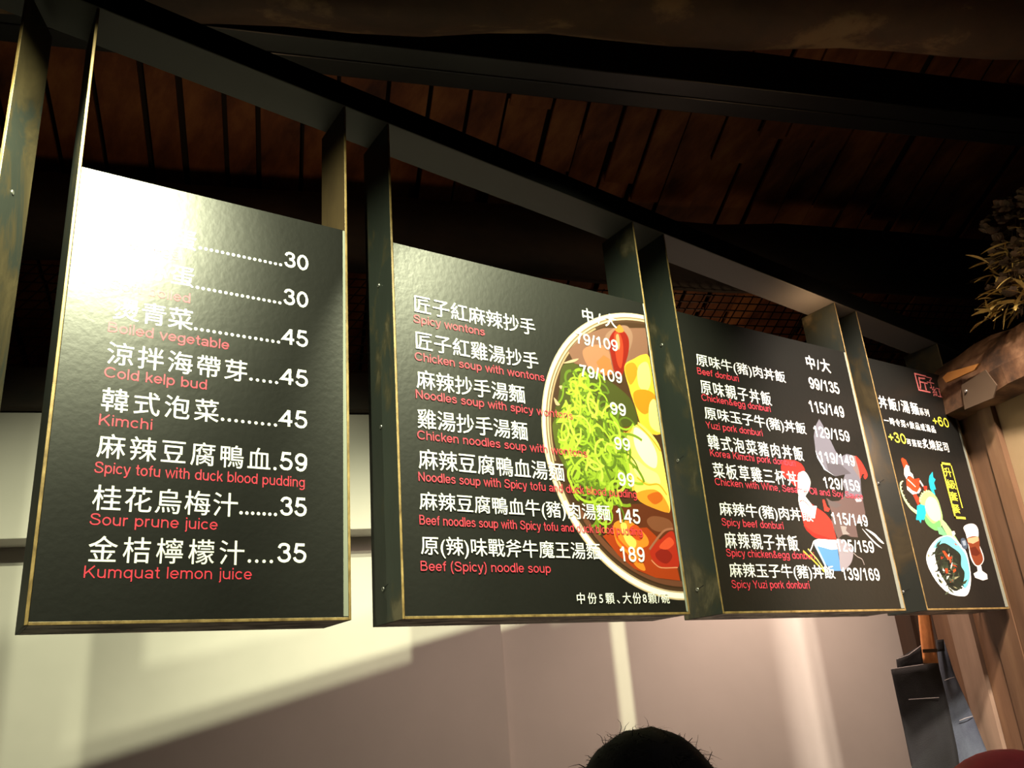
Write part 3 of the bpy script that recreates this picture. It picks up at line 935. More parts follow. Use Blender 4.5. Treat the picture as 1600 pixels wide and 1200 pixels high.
# spring onion
ring = [a4(x, y) for x, y in closed(((350, 640), (420, 590), (500, 580), (620, 690), (760, 730), (900, 830), (990, 930), (1050, 1010), (1110, 1160)))][:36]
gc = at(922, 690)
art.poly([a4(x, y) for x, y in closed(((355, 650), (440, 590), (560, 640), (760, 740), (900, 830), (1030, 960), (1090, 1150), (1040, 1200), (700, 1240), (420, 1240), (280, 1150), (330, 900)))], (62, 66, 26))
art.poly([a5(x, y) for x, y in closed(((300, 90), (600, 20), (880, 60), (960, 250), (940, 480), (960, 700), (860, 760), (720, 780), (560, 740), (440, 640), (330, 440), (280, 250)))], (74, 82, 28))
rg = random.Random(21)
LIME = [(176, 205, 62), (160, 192, 52), (196, 220, 84), (140, 170, 44), (120, 150, 40), (208, 226, 110), (96, 122, 34)]
for i_ in range(380):
    th = rg.random() * 2 * math.pi
    rr_ = math.sqrt(rg.random())
    x = gc.x + 0.005 + math.cos(th) * rr_ * 0.140
    z = gc.z + 0.005 + math.sin(th) * rr_ * 0.215
    x += 0.03 * (gc.z - z) / 0.22
    an = rg.random() * math.pi * 2
    L_ = 0.05 + rg.random() * 0.08
    cv = rg.choice((-1, 1)) * (0.6 + rg.random() * 3.2)
    pts = []
    p = Vector((x, z))
    for j in range(9):
        pts.append(p.copy())
        p = p + Vector((math.cos(an), math.sin(an) * 1.1)) * (L_ / 8)
        an += cv / 8
    if any((q_ - Vector((cx, cz))).length > RB - 0.055 for q_ in pts):
        continue
    kk = min(i_ // 70 + rg.randint(0, 1), 6)
    colr = tuple(0.86 * q_ for q_ in LIME[[6, 4, 3, 1, 6, 0, 2][min(kk, 6)]])
    art.wstroke(pts, 0.0055 + rg.random() * 0.005, colr)
for pts_ in (((350, 1040), (420, 1000), (400, 950)), ((300, 130), (350, 60), (430, 120))):
    art.poly([a4(x, y) if pts_[0][0] == 350 and pts_[0][1] == 1040 else a5(x, y) for x, y in pts_], (150, 180, 60))
# pale reflections beside the greens
for pts_ in (((280, 930), (310, 960), (340, 1000), (300, 1000)), ((370, 600), (440, 570), (520, 555), (470, 590)), ((330, 820), (360, 815), (350, 850))):
    art.poly([a4(x, y) for x, y in closed(pts_, 3)], (176, 146, 122))
o = art.build('food_picture', p2)

# board 3
t3, p3 = make_board(2, 'menu board listing rice bowls, red and grey figure picture printed at its right',
                    [(1034, 539, 0, 0), (1059.5, 719.5, 0, 1), (1090, 921, 0, 1)], 'post', 'post', 0.02)
W3, R3 = [], []
INK_Y[0] = 2.0008
d1, d2, d3, d4, d5, d6 = cr((1080, 535), 8), cr((1080, 660), 8), cr((1110, 780), 8), cr((1230, 540), 10), cr((1230, 650), 9.23), cr((1230, 770), 8)
for tx, p, q in (('原味牛(豬)肉丼飯', d1(78, 318), d1(1195, 522)), ('原味親子丼飯', d1(132, 648), d1(1015, 787)), ('原味玉子牛(豬)丼飯', d1(185, 990), d1(1452, 1168)),
                 ('韓式泡菜豬肉丼飯', d2(225, 335), d2(1418, 482)), ('菜板草雞三杯丼飯', d2(290, 690), d2(1480, 812)), ('麻辣牛(豬)肉丼飯', d3(132, 228), d3(1297, 308)),
                 ('麻辣親子丼飯', d3(197, 610), d3(1117, 648)), ('麻辣玉子牛(豬)丼飯', d3(258, 1002), d3(1575, 1022))):
    line(W3, tx, p, q, 0.056, 'c', bold=0.006)
line(W3, '中/大', d4(322, 365), d4(690, 420), 0, 'c', hp=20, bold=0.014)
for tx, p, q, hp in (('99/135', d4(362, 662), d4(830, 758), 16.5), ('115/149', d4(360, 1025), d4(905, 1130), 17), ('129/159', d5(398, 288), d5(915, 378), 16.5), ('119/149', d5(475, 652), d5(990, 735), 16.5),
                     ('129/159', d5(540, 1030), d5(1065, 1098), 17), ('115/149', d6(570, 385), d6(1020, 425), 18), ('125/159', d6(630, 722), d6(1098, 757), 18.4), ('139/169', d6(700, 1087), d6(1170, 1097), 19)):
    line(W3, tx, p, q, 0, 'l', hp=hp, bold=0.15)
for tx, p, q in (('Beef donburi', d1(85, 398), d1(600, 487)), ('Chicken&egg donburi', d1(138, 727), d1(998, 868)), ('Yuzi pork donburi', d1(190, 1072), d1(898, 1172)),
                 ('Korea Kimchi pork donburi', d2(245, 420), d2(1310, 552)), ('Chicken with Wine, Sesame Oil and Soy Sauce', d2(305, 788), d5(1100, 1195)),
                 ('Spicy beef donburi', d3(150, 328), d3(920, 377)), ('Spicy chicken&egg donburi', d3(207, 712), d3(1310, 755)), ('Spicy Yuzi pork donburi', d3(275, 1110), d3(1245, 1117))):
    line(R3, tx, p, q, 0.026, 'l')
finish(p3, W3, R3)
art = Art()
art.poly([d5(x, y) for x, y in ((465, 40), (520, 130), (560, 240), (640, 370), (700, 500), (770, 590), (860, 545), (985, 575), (1040, 720), (1060, 880), (1075, 1100), (1100, 1200), (830, 1200), (840, 1060), (800, 960),
                                (840, 840), (700, 870), (620, 810), (540, 760), (450, 600), (410, 470), (390, 290), (410, 150))], (98, 98, 110))
art.poly([d5(x, y) for x, y in ((560, 640), (640, 690), (770, 690), (930, 830), (850, 840), (700, 870), (600, 800))], (78, 76, 84))
art.poly([d5(x, y) for x, y in ((410, 480), (440, 560), (560, 770), (690, 865), (540, 770), (440, 600))], (200, 214, 232))
art.poly([d5(x, y) for x, y in ((915, 560), (985, 575), (1060, 780), (1060, 910), (960, 760))], (112, 98, 98))
art.poly([d5(x, y) for x, y in closed(((985, 578), (1060, 640), (1120, 740), (1165, 850), (1130, 910), (1105, 870), (1120, 840), (1085, 840), (1060, 900), (1040, 780)), 3)], (236, 50, 42))
art.poly([d6(x, y) for x, y in ((490, 60), (560, 105), (650, 100), (720, 40), (940, 40), (980, 240), (985, 330), (860, 400), (890, 555), (800, 550), (740, 520), (690, 530), (640, 580), (560, 380), (560, 250), (520, 130))], (88, 72, 72))
art.poly([d6(x, y) for x, y in ((510, 90), (600, 110), (690, 150), (620, 190), (520, 150))], (82, 74, 76))
art.poly([d6(x, y) for x, y in ((670, 410), (750, 420), (740, 470), (790, 520), (700, 520))], (128, 122, 122))
art.poly([d6(x, y) for x, y in ((840, 60), (950, 60), (930, 110), (870, 115))], (160, 148, 158))
art.poly([d6(x, y) for x, y in ((445, 85), (470, 85), (500, 170), (540, 200), (520, 235), (470, 225))], (222, 50, 42))
# red dress half and bowl
art.poly([d2(x, y) for x, y in closed(((1145, 480), (1260, 470), (1370, 510), (1425, 600), (1380, 680), (1340, 820), (1230, 720), (1140, 640)), 4)], (226, 40, 36))
art.poly([d6(x, y) for x, y in closed(((160, 90), (250, 100), (380, 190), (480, 260), (560, 360), (590, 470), (610, 590), (460, 580), (340, 550), (240, 440), (190, 300)), 4)], (236, 46, 38))
art.poly([d6(x, y) for x, y in ((210, 400), (340, 500), (600, 590), (460, 580), (340, 550), (250, 470))], (200, 34, 30))
art.poly([d2(x, y) for x, y in closed(((1345, 650), (1415, 608), (1485, 700), (1490, 800), (1445, 900), (1400, 930), (1345, 900), (1335, 760)), 5)], (252, 246, 242))
art.poly([d6(x, y) for x, y in closed(((150, 30), (200, 10), (250, 70), (320, 160), (350, 240), (330, 320), (260, 260), (190, 240), (150, 120)), 4)], (252, 246, 242))
art.stroke([d6(x, y) for x, y in smooth_pts(((160, 110), (200, 95), (260, 140), (310, 210)))], 0.004, (200, 60, 60))
art.poly([d6(x, y) for x, y in ((310, 300), (330, 200), (330, 160), (375, 165), (365, 210), (350, 320))], (252, 246, 242))
art.poly([d6(x, y) for x, y in ((335, 610), (400, 575), (615, 590), (680, 975), (560, 975), (450, 840))], (74, 120, 176))
art.poly([d6(x, y) for x, y in ((335, 610), (400, 575), (615, 590), (640, 700), (560, 710), (450, 680), (345, 655))], (246, 248, 252))
art.poly([d6(x, y) for x, y in ((345, 655), (380, 670), (520, 960), (480, 920))], (150, 186, 226))
art.poly([d6(x, y) for x, y in closed(((612, 590), (700, 590), (820, 700), (820, 830), (770, 920), (680, 975), (650, 760)), 4)], (128, 122, 132))
art.stroke([d6(x, y) for x, y in ((205, 725), (340, 850), (470, 985))], 0.006, (226, 190, 60))
art.stroke([d6(x, y) for x, y in ((265, 700), (370, 820), (470, 960))], 0.005, (236, 206, 110))
art.stroke([d6(x, y) for x, y in smooth_pts(((295, 725), (320, 660), (340, 605), (400, 580)))], 0.004, (240, 240, 240))
art.stroke([d6(x, y) for x, y in smooth_pts(((940, 445), (1040, 560), (1120, 640), (1190, 692)))], 0.008, (190, 190, 192), True)
art.stroke([d6(x, y) for x, y in smooth_pts(((985, 450), (1090, 520), (1160, 590), (1215, 635)))], 0.012, (250, 250, 250), True)
art.stroke([d6(x, y) for x, y in smooth_pts(((835, 750), (880, 795), (940, 830), (970, 900)))], 0.003, (150, 140, 140))
o = art.build('figure_picture', p3)

# board 4
t4, p4 = make_board(3, 'rightmost menu board, set meal upgrade with boxed yellow writing and a dragon picture',
                    [(1372, 755, 0, 1), (1411, 925, 0, 1)], 'post', 'post_olive', 0.022)
W4, R4, Y4 = [], [], []
INK_NAME[0] = 'offer_text'
e7, e8, e1, el = cr((1360, 600), 10), cr((1390, 700), 9.23), cr((1340, 700), 4.615), cr((1430, 560), 20)
line(W4, '丼飯/湯麵', e7(158, 372), e7(775, 490), 0, 'c', hp=19, bold=0.014)
line(W4, '系列', e7(785, 482), e7(932, 512), 0, 'c', hp=11, bold=0.014)
line(W4, '一時令菜+飲品或湯品', e7(230, 625), e7(1030, 767), 0, 'c', hp=11.5, bold=0.014)
line(W4, '可搭配', e7(585, 956), e7(816, 996), 0, 'c', hp=10.5, bold=0.012)
line(W4, '炙燒起司', e7(835, 1002), e7(1240, 1068), 0, 'c', hp=15, bold=0.014)
line(Y4, '+60', e7(985, 640), e7(1245, 678), 0, 'l', hp=14, bold=0.15)
line(Y4, '+30', e7(292, 895), e7(575, 935), 0, 'l', hp=15, bold=0.15)
for ch, x0, y0, x1_, y1 in (('升', 812, 405, 910, 425), ('級', 848, 575, 968, 605), ('套', 888, 750, 1000, 775), ('餐', 922, 925, 1032, 955)):
    line(Y4, ch, e8(x0, y0), e8(x1_, y1), 0, 'c', hp=128 / 9.23, bold=0.012)
yb = [at(*e8(x, y)) for x, y in ((752, 190), (915, 240), (1085, 1040), (918, 1000))]
zt_, zb_ = (yb[0].z + yb[1].z) / 2, (yb[2].z + yb[3].z) / 2
xl_, xr_ = (yb[0].x + yb[3].x) / 2, (yb[1].x + yb[2].x) / 2


def rect(bm, x0, x1_, z0, z1_, y=2.0008):
    bm.faces.new([bm.verts.new(p) for p in ((x0, y, z0), (x1_, y, z0), (x1_, y, z1_), (x0, y, z1_))])


YB = bmesh.new()
rect(YB, xl_, xl_ + 0.011, zb_, zt_)
rect(YB, xl_, xr_, zt_ - 0.010, zt_)
rect(YB, xl_, xr_, zb_, zb_ + 0.010)
rect(YB, xr_ - 0.007, xr_, zb_ + 0.20 * (zt_ - zb_), zt_)
Y4.append(('printed_frame', YB))
for ch, x0, y0, x1_, y1, hp in (('匠', 240, 1010, 490, 1075, 26), ('子', 470, 925, 640, 960, 17), ('紅', 640, 1170, 900, 1250, 15)):
    line(R4, ch, el(x0 - (130 if ch == '匠' else 60), y0), el(x1_, y1), 0, 'c', hp=hp, bold=0.0)
finish(p4, W4, None, Y4)
M['seal_ink'] = mat('seal_ink', (0.50, 0.13, 0.13), 0.45)
for nm, bm in R4:
    flat(bm, 'seal_character', M['seal_ink'], p4)
art = Art()
# red and white robe
art.poly([e8(x, y) for x, y in ((170, 160), (190, 140), (240, 170), (275, 250), (240, 300), (215, 300))], (226, 62, 30))
art.poly([e8(x, y) for x, y in ((215, 300), (245, 240), (285, 260), (300, 340), (340, 380), (355, 440), (300, 400), (270, 400), (250, 450), (215, 380))], (250, 226, 226))
art.poly([e8(x, y) for x, y in ((245, 450), (300, 400), (360, 450), (430, 440), (450, 480), (430, 540), (460, 580), (440, 640), (360, 660), (300, 610), (255, 560))], (232, 62, 30))
art.poly([e8(x, y) for x, y in ((255, 545), (300, 580), (330, 610), (400, 640), (440, 570), (460, 600), (430, 650), (370, 660), (340, 670), (260, 600))], (240, 226, 222))
art.stroke([e8(x, y) for x, y in smooth_pts(((265, 450), (320, 500), (380, 560)))], 0.005, (250, 226, 210))
art.poly([e8(x, y) for x, y in ((350, 450), (430, 435), (450, 480), (400, 540))], (222, 56, 28))
art.stroke([e8(x, y) for x, y in ((440, 470), (490, 550))], 0.010, (250, 230, 225))
art.poly([e8(x, y) for x, y in ((490, 550), (545, 545), (545, 615), (510, 610))], (206, 44, 30))
art.poly([e8(x, y) for x, y in ((340, 670), (390, 665), (440, 740), (430, 830), (410, 820))], (206, 54, 36))
# wings, tail, belly
art.poly([e8(x, y) for x, y in ((625, 340), (635, 420), (668, 455), (645, 500), (675, 595), (645, 600), (665, 680), (620, 640), (590, 580), (570, 480), (580, 400))], (30, 178, 200))
tail = smooth_pts([e8(x, y) for x, y in ((180, 480), (160, 520), (175, 620), (230, 750), (310, 860), (400, 930))])
for k_ in range(len(tail) - 1):
    art.stroke(tail[k_:k_ + 2], 0.004 + 0.016 * k_ / len(tail), (196, 220, 150))
for k_ in range(0, len(tail) - 1, 3):
    x, y = tail[k_]
    art.poly([(x + 0.3, y - 1.2), (x + 3.0, y - 0.8), (x + 0.6, y + 1.2)], (230, 236, 180))
art.poly([e8(x, y) for x, y in closed(((440, 760), (490, 640), (590, 620), (690, 720), (740, 860), (770, 1000), (750, 1130), (690, 1190), (600, 1150), (520, 1060), (490, 900)), 4)], (150, 200, 120))
art.poly([e8(x, y) for x, y in closed(((520, 780), (580, 700), (670, 740), (730, 880), (745, 1010), (690, 1060), (600, 1020), (530, 900)), 4)], (222, 240, 176))
art.poly([e8(x, y) for x, y in closed(((510, 960), (560, 1020), (640, 1090), (720, 1040), (740, 1130), (680, 1190), (590, 1140), (520, 1060)), 4)], (104, 178, 104))
for x, y in ((448, 760), (450, 720), (465, 690), (480, 660), (510, 635), (545, 622), (580, 625)):
    art.poly([e8(x - 14, y + 18), e8(x - 16, y - 22), e8(x + 22, y)], (214, 226, 150))
art.poly([e8(x, y) for x, y in ((400, 830), (450, 810), (515, 830), (530, 940), (500, 1040), (465, 1030), (455, 1085), (430, 1040), (385, 1035), (395, 960))], (24, 172, 200))
art.poly([e1(x, y) for x, y in ((575, 570), (610, 570), (650, 630), (690, 650), (650, 655), (620, 630), (590, 620))], (110, 190, 130))
art.poly([e1(x, y) for x, y in ((600, 500), (640, 540), (690, 610), (740, 690), (740, 710), (700, 700), (650, 630), (610, 560))], (160, 206, 140))
art.poly([e1(x, y) for x, y in ((680, 600), (700, 598), (708, 620), (690, 640))], (240, 230, 210))
# plate with greens
art.poly([e1(x, y) for x, y in closed(((500, 770), (540, 690), (600, 640), (680, 635), (740, 690), (790, 760), (820, 930), (800, 1050), (740, 1068), (650, 1040), (570, 960), (510, 850)), 5)], (246, 248, 248))
art.poly([e1(x, y) for x, y in closed(((545, 720), (600, 650), (670, 640), (740, 710), (790, 790), (812, 930), (780, 1010), (740, 960), (640, 760), (570, 720)), 5)], (112, 214, 226))
art.poly([e1(x, y) for x, y in closed(((560, 740), (620, 685), (690, 720), (745, 770), (750, 850), (775, 900), (760, 980), (720, 1030), (670, 1010), (620, 940), (580, 860)), 5)], (30, 36, 30))
rg = random.Random(3)
for i_ in range(110):
    x, y = 660 + rg.gauss(0, 48), 860 + rg.gauss(0, 80)
    x += (y - 860) * 0.18
    an = rg.random() * 6.28
    ln = 12 + rg.random() * 26
    wd = 4 + rg.random() * 8
    c_ = rg.choice([(22, 28, 24), (40, 50, 38), (56, 66, 48), (16, 20, 18), (74, 84, 66), (30, 44, 34), (140, 140, 110)] if i_ % 12 else [(196, 60, 30), (220, 226, 216)])
    dx, dy = math.cos(an) * ln, math.sin(an) * ln
    nx, ny = -math.sin(an) * wd, math.cos(an) * wd
    art.poly([e1(x - dx, y - dy), e1(x + nx, y + ny), e1(x + dx, y + dy), e1(x - nx, y - ny)], c_)
art.poly([e1(x, y) for x, y in ((612, 742), (630, 742), (672, 800), (655, 808))], (224, 72, 36))
art.poly([e1(x, y) for x, y in ((632, 870), (650, 868), (655, 900), (640, 905))], (214, 66, 34))
art.poly([e1(x, y) for x, y in ((690, 880), (708, 868), (712, 885), (694, 900))], (230, 80, 40))
# blue flower by the plate
art.poly([e1(x, y) for x, y in closed(((745, 660), (770, 650), (795, 690), (785, 730), (755, 715)), 3)], (70, 84, 104))
art.poly([e1(x, y) for x, y in ((755, 670), (778, 665), (785, 700), (765, 705))], (140, 156, 176))
# iced drink
art.poly([e1(x, y) for x, y in closed(((765, 572), (800, 548), (845, 550), (872, 590), (875, 680), (905, 760), (912, 810), (885, 850), (850, 848), (815, 790), (800, 700), (782, 620)), 4)], (244, 234, 228))
art.poly([e1(x, y) for x, y in closed(((792, 650), (872, 640), (884, 720), (904, 780), (905, 815), (880, 845), (850, 838), (822, 780), (806, 710)), 4)], (124, 58, 34))
art.poly([e1(x, y) for x, y in ((792, 652), (872, 636), (876, 668), (835, 690), (798, 680))], (214, 160, 124))
art.poly([e1(x, y) for x, y in ((812, 720), (850, 710), (888, 760), (860, 780), (825, 770))], (92, 34, 20))
art.poly([e1(x, y) for x, y in ((862, 850), (892, 848), (900, 885), (935, 910), (940, 945), (905, 955), (850, 935), (838, 905), (868, 888))], (246, 240, 236))
o = art.build('dragon_picture', p4)

# board beyond the left edge: turned, only its end post shows
yaw = math.radians(-25.5)
dx_ = Vector((math.cos(yaw), math.sin(yaw), 0))
dy_ = Vector((-math.sin(yaw), math.cos(yaw), 0))
e0 = Vector((0.010, 2.0, 0))
t0 = thing('menu_board', 'turned menu board cut off by the left edge, only its worn olive end post showing', 'sign', e0 + Z * ZB, 'lit menu boards over the counter')
bw = 0.70
for q, nm in ((e0 - dx_ * TH, 'post'), (e0 - dx_ * bw, 'post')):
    b_ = MB()
    b_.box(q + Z * ZB, dx_ * TH, dy_ * 0.165, Z * (railz(0) - 0.03 - ZB), 0, {'front': 1})
    pp = b_.build('post', [M['post_olive'], M['edge']], t0, bevel=0.0015)
    if q is not None and nm and (q - (e0 - dx_ * TH)).length < 1e-6:
        sc_ = e0 + dy_ * 0.07 + Z * 2.83
        b_ = MB()
        b_.tube([sc_ - dx_ * 0.002, sc_ + dx_ * 0.002], [0.006, 0.0055], 12)
        b_.build('screw', M['screw'], pp)
b_ = MB()
b_.box(e0 - dx_ * (bw - TH) + Z * ZB, dx_ * (bw - 2 * TH), dy_ * 0.165, Z * TH, 0, {'front': 1})
b_.build('bottom_plank', [M['post_olive'], M['edge']], t0)
b_ = MB()
b_.box(e0 - dx_ * (bw - TH) + dy_ * 0.002 + Z * (ZB + TH), dx_ * (bw - 2 * TH), dy_ * 0.012, Z * (ZT - ZB - TH), 0)
b_.build('panel', M['panel'], t0)

# ------------------------------------------------------------------ right corner: driftwood beam, dried flowers, aprons
t = thing('driftwood_beam', 'rough broken timber beam over the plank wall, right of the last menu board', 'beam', B(3.0, 3.3, 2.69))
b_ = MB()
n = 22
rings = []
sec = [(-0.02, 0.0), (-0.11, 0.02), (-0.13, 0.10), (-0.12, 0.19), (-0.06, 0.27), (0.0, 0.30), (0.06, 0.20), (0.06, 0.0)]
for i_ in range(n + 1):
    v_ = 3.93 - (3.93 - 1.4) * i_ / n
    ring = []
    for j, (du_, dz_) in enumerate(sec):
        k1 = 0.03 * noise.noise(Vector((i_ * 0.5, j * 1.3, 2.2)))
        k2 = 0.03 * noise.noise(Vector((i_ * 0.6, j * 0.9, 7.7)))
        ring.append(b_.bm.verts.new(B(3.085 + du_ + (k1 if dz_ > 0.01 else k1 * 0.5), v_, 2.69 + dz_ + (k2 if dz_ > 0.01 else 0))))
    rings.append(ring)
for r0, r1 in zip(rings, rings[1:]):
    for k_ in range(len(sec)):
        b_.bm.faces.new([r0[k_], r0[(k_ + 1) % len(sec)], r1[(k_ + 1) % len(sec)], r1[k_]])
b_.bm.faces.new(rings[0])
b_.bm.faces.new(rings[-1])
dw = b_.build('timber', M['drift'], t)
b_ = MB()
q = [atu(x, y, 2.93) for x, y in ((1474, 590), (1482, 582), (1531, 568), (1524, 578), (1480, 598))]
b_.face(q)
b_.build('split_face', M['orange_wood'], t, solid=0.012)
b_ = MB()
q = [atu(x, y, 2.945) for x, y in ((1503, 602), (1540, 578), (1558, 602), (1552, 622), (1508, 640))]
b_.face(q)
pl = b_.build('plate', M['plate'], t, solid=0.006)
b_ = MB()
c_ = atu(1510, 611, 2.94)
b_.tube([c_ - U * 0.006, c_ + U * 0.004], [0.006, 0.007], 10)
b_.build('bolt', M['screw'], pl)

# dried flower bunch
base = B(2.93, 2.90, 2.92)
SHIFT = B(0.0, -0.06, -0.035)
t = thing('dried_flower_bunch', 'bunch of dried golden grasses and brown flowers hung above the timber beam', 'dried flowers', base)
rg = random.Random(12)
b_ = MB()
bs = MB()
for i_ in range(330):
    s_ = rg.random() ** 1.7
    o_ = SHIFT + B(2.96 + rg.uniform(-0.06, 0.07), 2.62 + rg.uniform(-0.2, 0.18) - 0.12 * s_, 3.03 + s_ * 0.29)
    dirn = (U * rg.uniform(-0.9, 0.1) + V * rg.uniform(-0.4, 0.9) + Z * rg.uniform(-0.35, 0.4)).normalized()
    ln = 0.04 + rg.random() * 0.08
    pts = []
    p = o_.copy()
    for j in range(7):
        pts.append(p.copy())
        p = p + dirn * ln / 6
        dirn = (dirn + Z * -0.10 + Vector((rg.uniform(-0.1, 0.1), rg.uniform(-0.1, 0.1), 0))).normalized()
    side = dirn.cross(Z).normalized()
    wd = 0.003 + rg.random() * 0.007
    b_.ribbon(pts, [wd * max(0.1, math.sin(math.pi * (j + 0.6) / 7)) for j in range(7)], (side + Z * rg.uniform(-0.8, 0.8)).normalized())
heads = []
for i_ in range(90):
    zc = rg.random()
    c_ = SHIFT + B(2.93 + rg.uniform(-0.05, 0.06), 2.62 + rg.uniform(-0.16, 0.16) - 0.16 * zc, 3.05 + zc * 0.42)
    R0 = 0.014 + rg.random() * 0.018
    bf = MB()
    for k_ in range(9):
        a_ = k_ * 0.75
        dd = (U * math.cos(a_) * 0.7 + V * math.sin(a_) * 0.7 + Z * rg.uniform(-0.3, 0.9)).normalized()
        sd = dd.cross(Z + U * 0.2).normalized()
        bf.ribbon([c_, c_ + dd * R0 * 0.6 + Z * 0.002, c_ + dd * R0 * 1.2 + Z * 0.006], [R0 * 0.25, R0 * 0.6, R0 * 0.2], sd)
    heads.append(bf)
for i_ in range(26):
    o_ = SHIFT + B(2.97 + rg.uniform(-0.03, 0.03), 2.62 + rg.uniform(-0.08, 0.10), 2.995)
    e_ = SHIFT + B(2.95 + rg.uniform(-0.05, 0.05), 2.52 + rg.uniform(-0.14, 0.14), 3.10 + rg.random() * 0.36)
    bs.tube([o_, o_.lerp(e_, 0.5) + U * rg.uniform(-0.03, 0.03), e_], [0.0022, 0.0018, 0.001], 5)
b_.build('leaves', M['dry_gold'], t, recalc=False)
for bf in heads:
    bf.build('flower_head', M['dry_brown'], t, recalc=False)
bs.build('stems', M['dry_brown'], t)


def sheet(outl, depth, folds, mname, name, parent, thick=0.004, n=(14, 22), sd=0.0):
    """hanging cloth between a left and a right edge polyline (photo positions) at depth v, with soft folds"""
    left, right = outl
    b2 = MB()
    rows = []

    def lerp_poly(pl_, s_):
        k_ = s_ * (len(pl_) - 1)
        i0 = min(int(k_), len(pl_) - 2)
        f_ = k_ - i0
        return pl_[i0].lerp(pl_[i0 + 1], f_)
    L_ = [atv(x, y, depth) for x, y in left]
    R_ = [atv(x, y, depth) for x, y in right]
    for j in range(n[1] + 1):
        s_ = j / n[1]
        a_, c_ = lerp_poly(L_, s_), lerp_poly(R_, s_)
        row = []
        for i0 in range(n[0] + 1):
            t_ = i0 / n[0]
            p = a_.lerp(c_, t_)
            p = p + V * folds * (0.6 * math.sin(t_ * 7 + sd + s_ * 1.5) + 0.5 * noise.noise(Vector((t_ * 3, s_ * 4, sd))))
            row.append(b2.bm.verts.new(p))
        rows.append(row)
    for r0, r1 in zip(rows, rows[1:]):
        for k_ in range(n[0]):
            f = b2.bm.faces.new([r0[k_], r0[k_ + 1], r1[k_ + 1], r1[k_]])
            f.smooth = True
    return b2.build(name, M[mname], parent, solid=thick, recalc=True)


AV = 3.38
t = thing('apron', 'black denim apron hanging by a tan leather strap on the plank wall', 'apron', atv(1450, 960, AV + 0.03), 'denim aprons')
bib = sheet([[(1393, 1046), (1409, 1120), (1424, 1190), (1442, 1280)], [(1466, 1035), (1484, 1110), (1497, 1180), (1510, 1280)]], AV, 0.006, 'denim_black', 'bib', t, sd=1.0)
bk = sheet([[(1401, 1030), (1404, 1060)], [(1440, 1008), (1445, 1040)]], AV + 0.035, 0.004, 'denim_black', 'back_panel', t, n=(8, 4), sd=2)
for pts_, nm in (([(1420, 1093), (1452, 1091), (1467, 1090)], 'pocket_seam'), ([(1393, 1045.5), (1430, 1040), (1465, 1035)], 'hem'), ([(1401, 1030), (1420, 1023), (1439, 1009)], 'hem')):
    b2 = MB()
    q = [atv(x, y, AV - 0.012 if nm != 'hem' or pts_[0][0] < 1395 else AV + 0.022) for x, y in pts_]
    b2.tube(q, 0.0018, 6)
    b2.build(nm, M['stitch'], bib if pts_[0][0] != 1401 else bk)
st_ = sheet([[(1434, 950), (1438, 990), (1443, 1036)], [(1452, 950), (1458, 990), (1466, 1036)]], AV - 0.016, 0.003, 'strap', 'strap', t, 0.003, (6, 10), 0.5)
b2 = MB()
q = [atv(x, y, AV - 0.022) for x, y in ((1441.5, 1014.5), (1464, 1013.5), (1464.6, 1019), (1442.5, 1020))]
b2.face(q)
b2.build('buckle', M['buckle'], st_, solid=0.004)
b2 = MB()
hk = atv(1442, 948, AV + 0.0)
b2.tube([hk + U * 0.30 + V * 0.0, hk + U * 0.02, hk - U * 0.006 + Z * 0.012], 0.004, 8)
b2.build('hook', M['blacksteel'], t)

t = thing('apron', 'faded blue grey denim apron hanging behind the black apron', 'apron', atv(1468, 1000, AV + 0.09), 'denim aprons')
bib2 = sheet([[(1463, 1000), (1470, 1060), (1482, 1130), (1490, 1200), (1500, 1290)], [(1474, 1000), (1490, 1053), (1520, 1122), (1547, 1190), (1580, 1290)]], AV + 0.07, 0.008, 'denim_blue', 'bib', t, sd=3.0)
for pts_, nm in (([(1476, 1063), (1484, 1060), (1491, 1058)], 'pocket_seam'), ([(1499, 1126), (1509, 1122), (1520, 1119)], 'pocket_seam')):
    b2 = MB()
    b2.tube([atv(x, y, AV + 0.058) for x, y in pts_], 0.0013, 6)
    b2.build(nm, M['stitch'], bib2)
kn = sheet([[(1464, 1000), (1466, 1018)], [(1474, 999), (1476, 1017)]], AV + 0.045, 0.003, 'denim_black', 'strap', t, 0.006, (4, 4), 0.2)


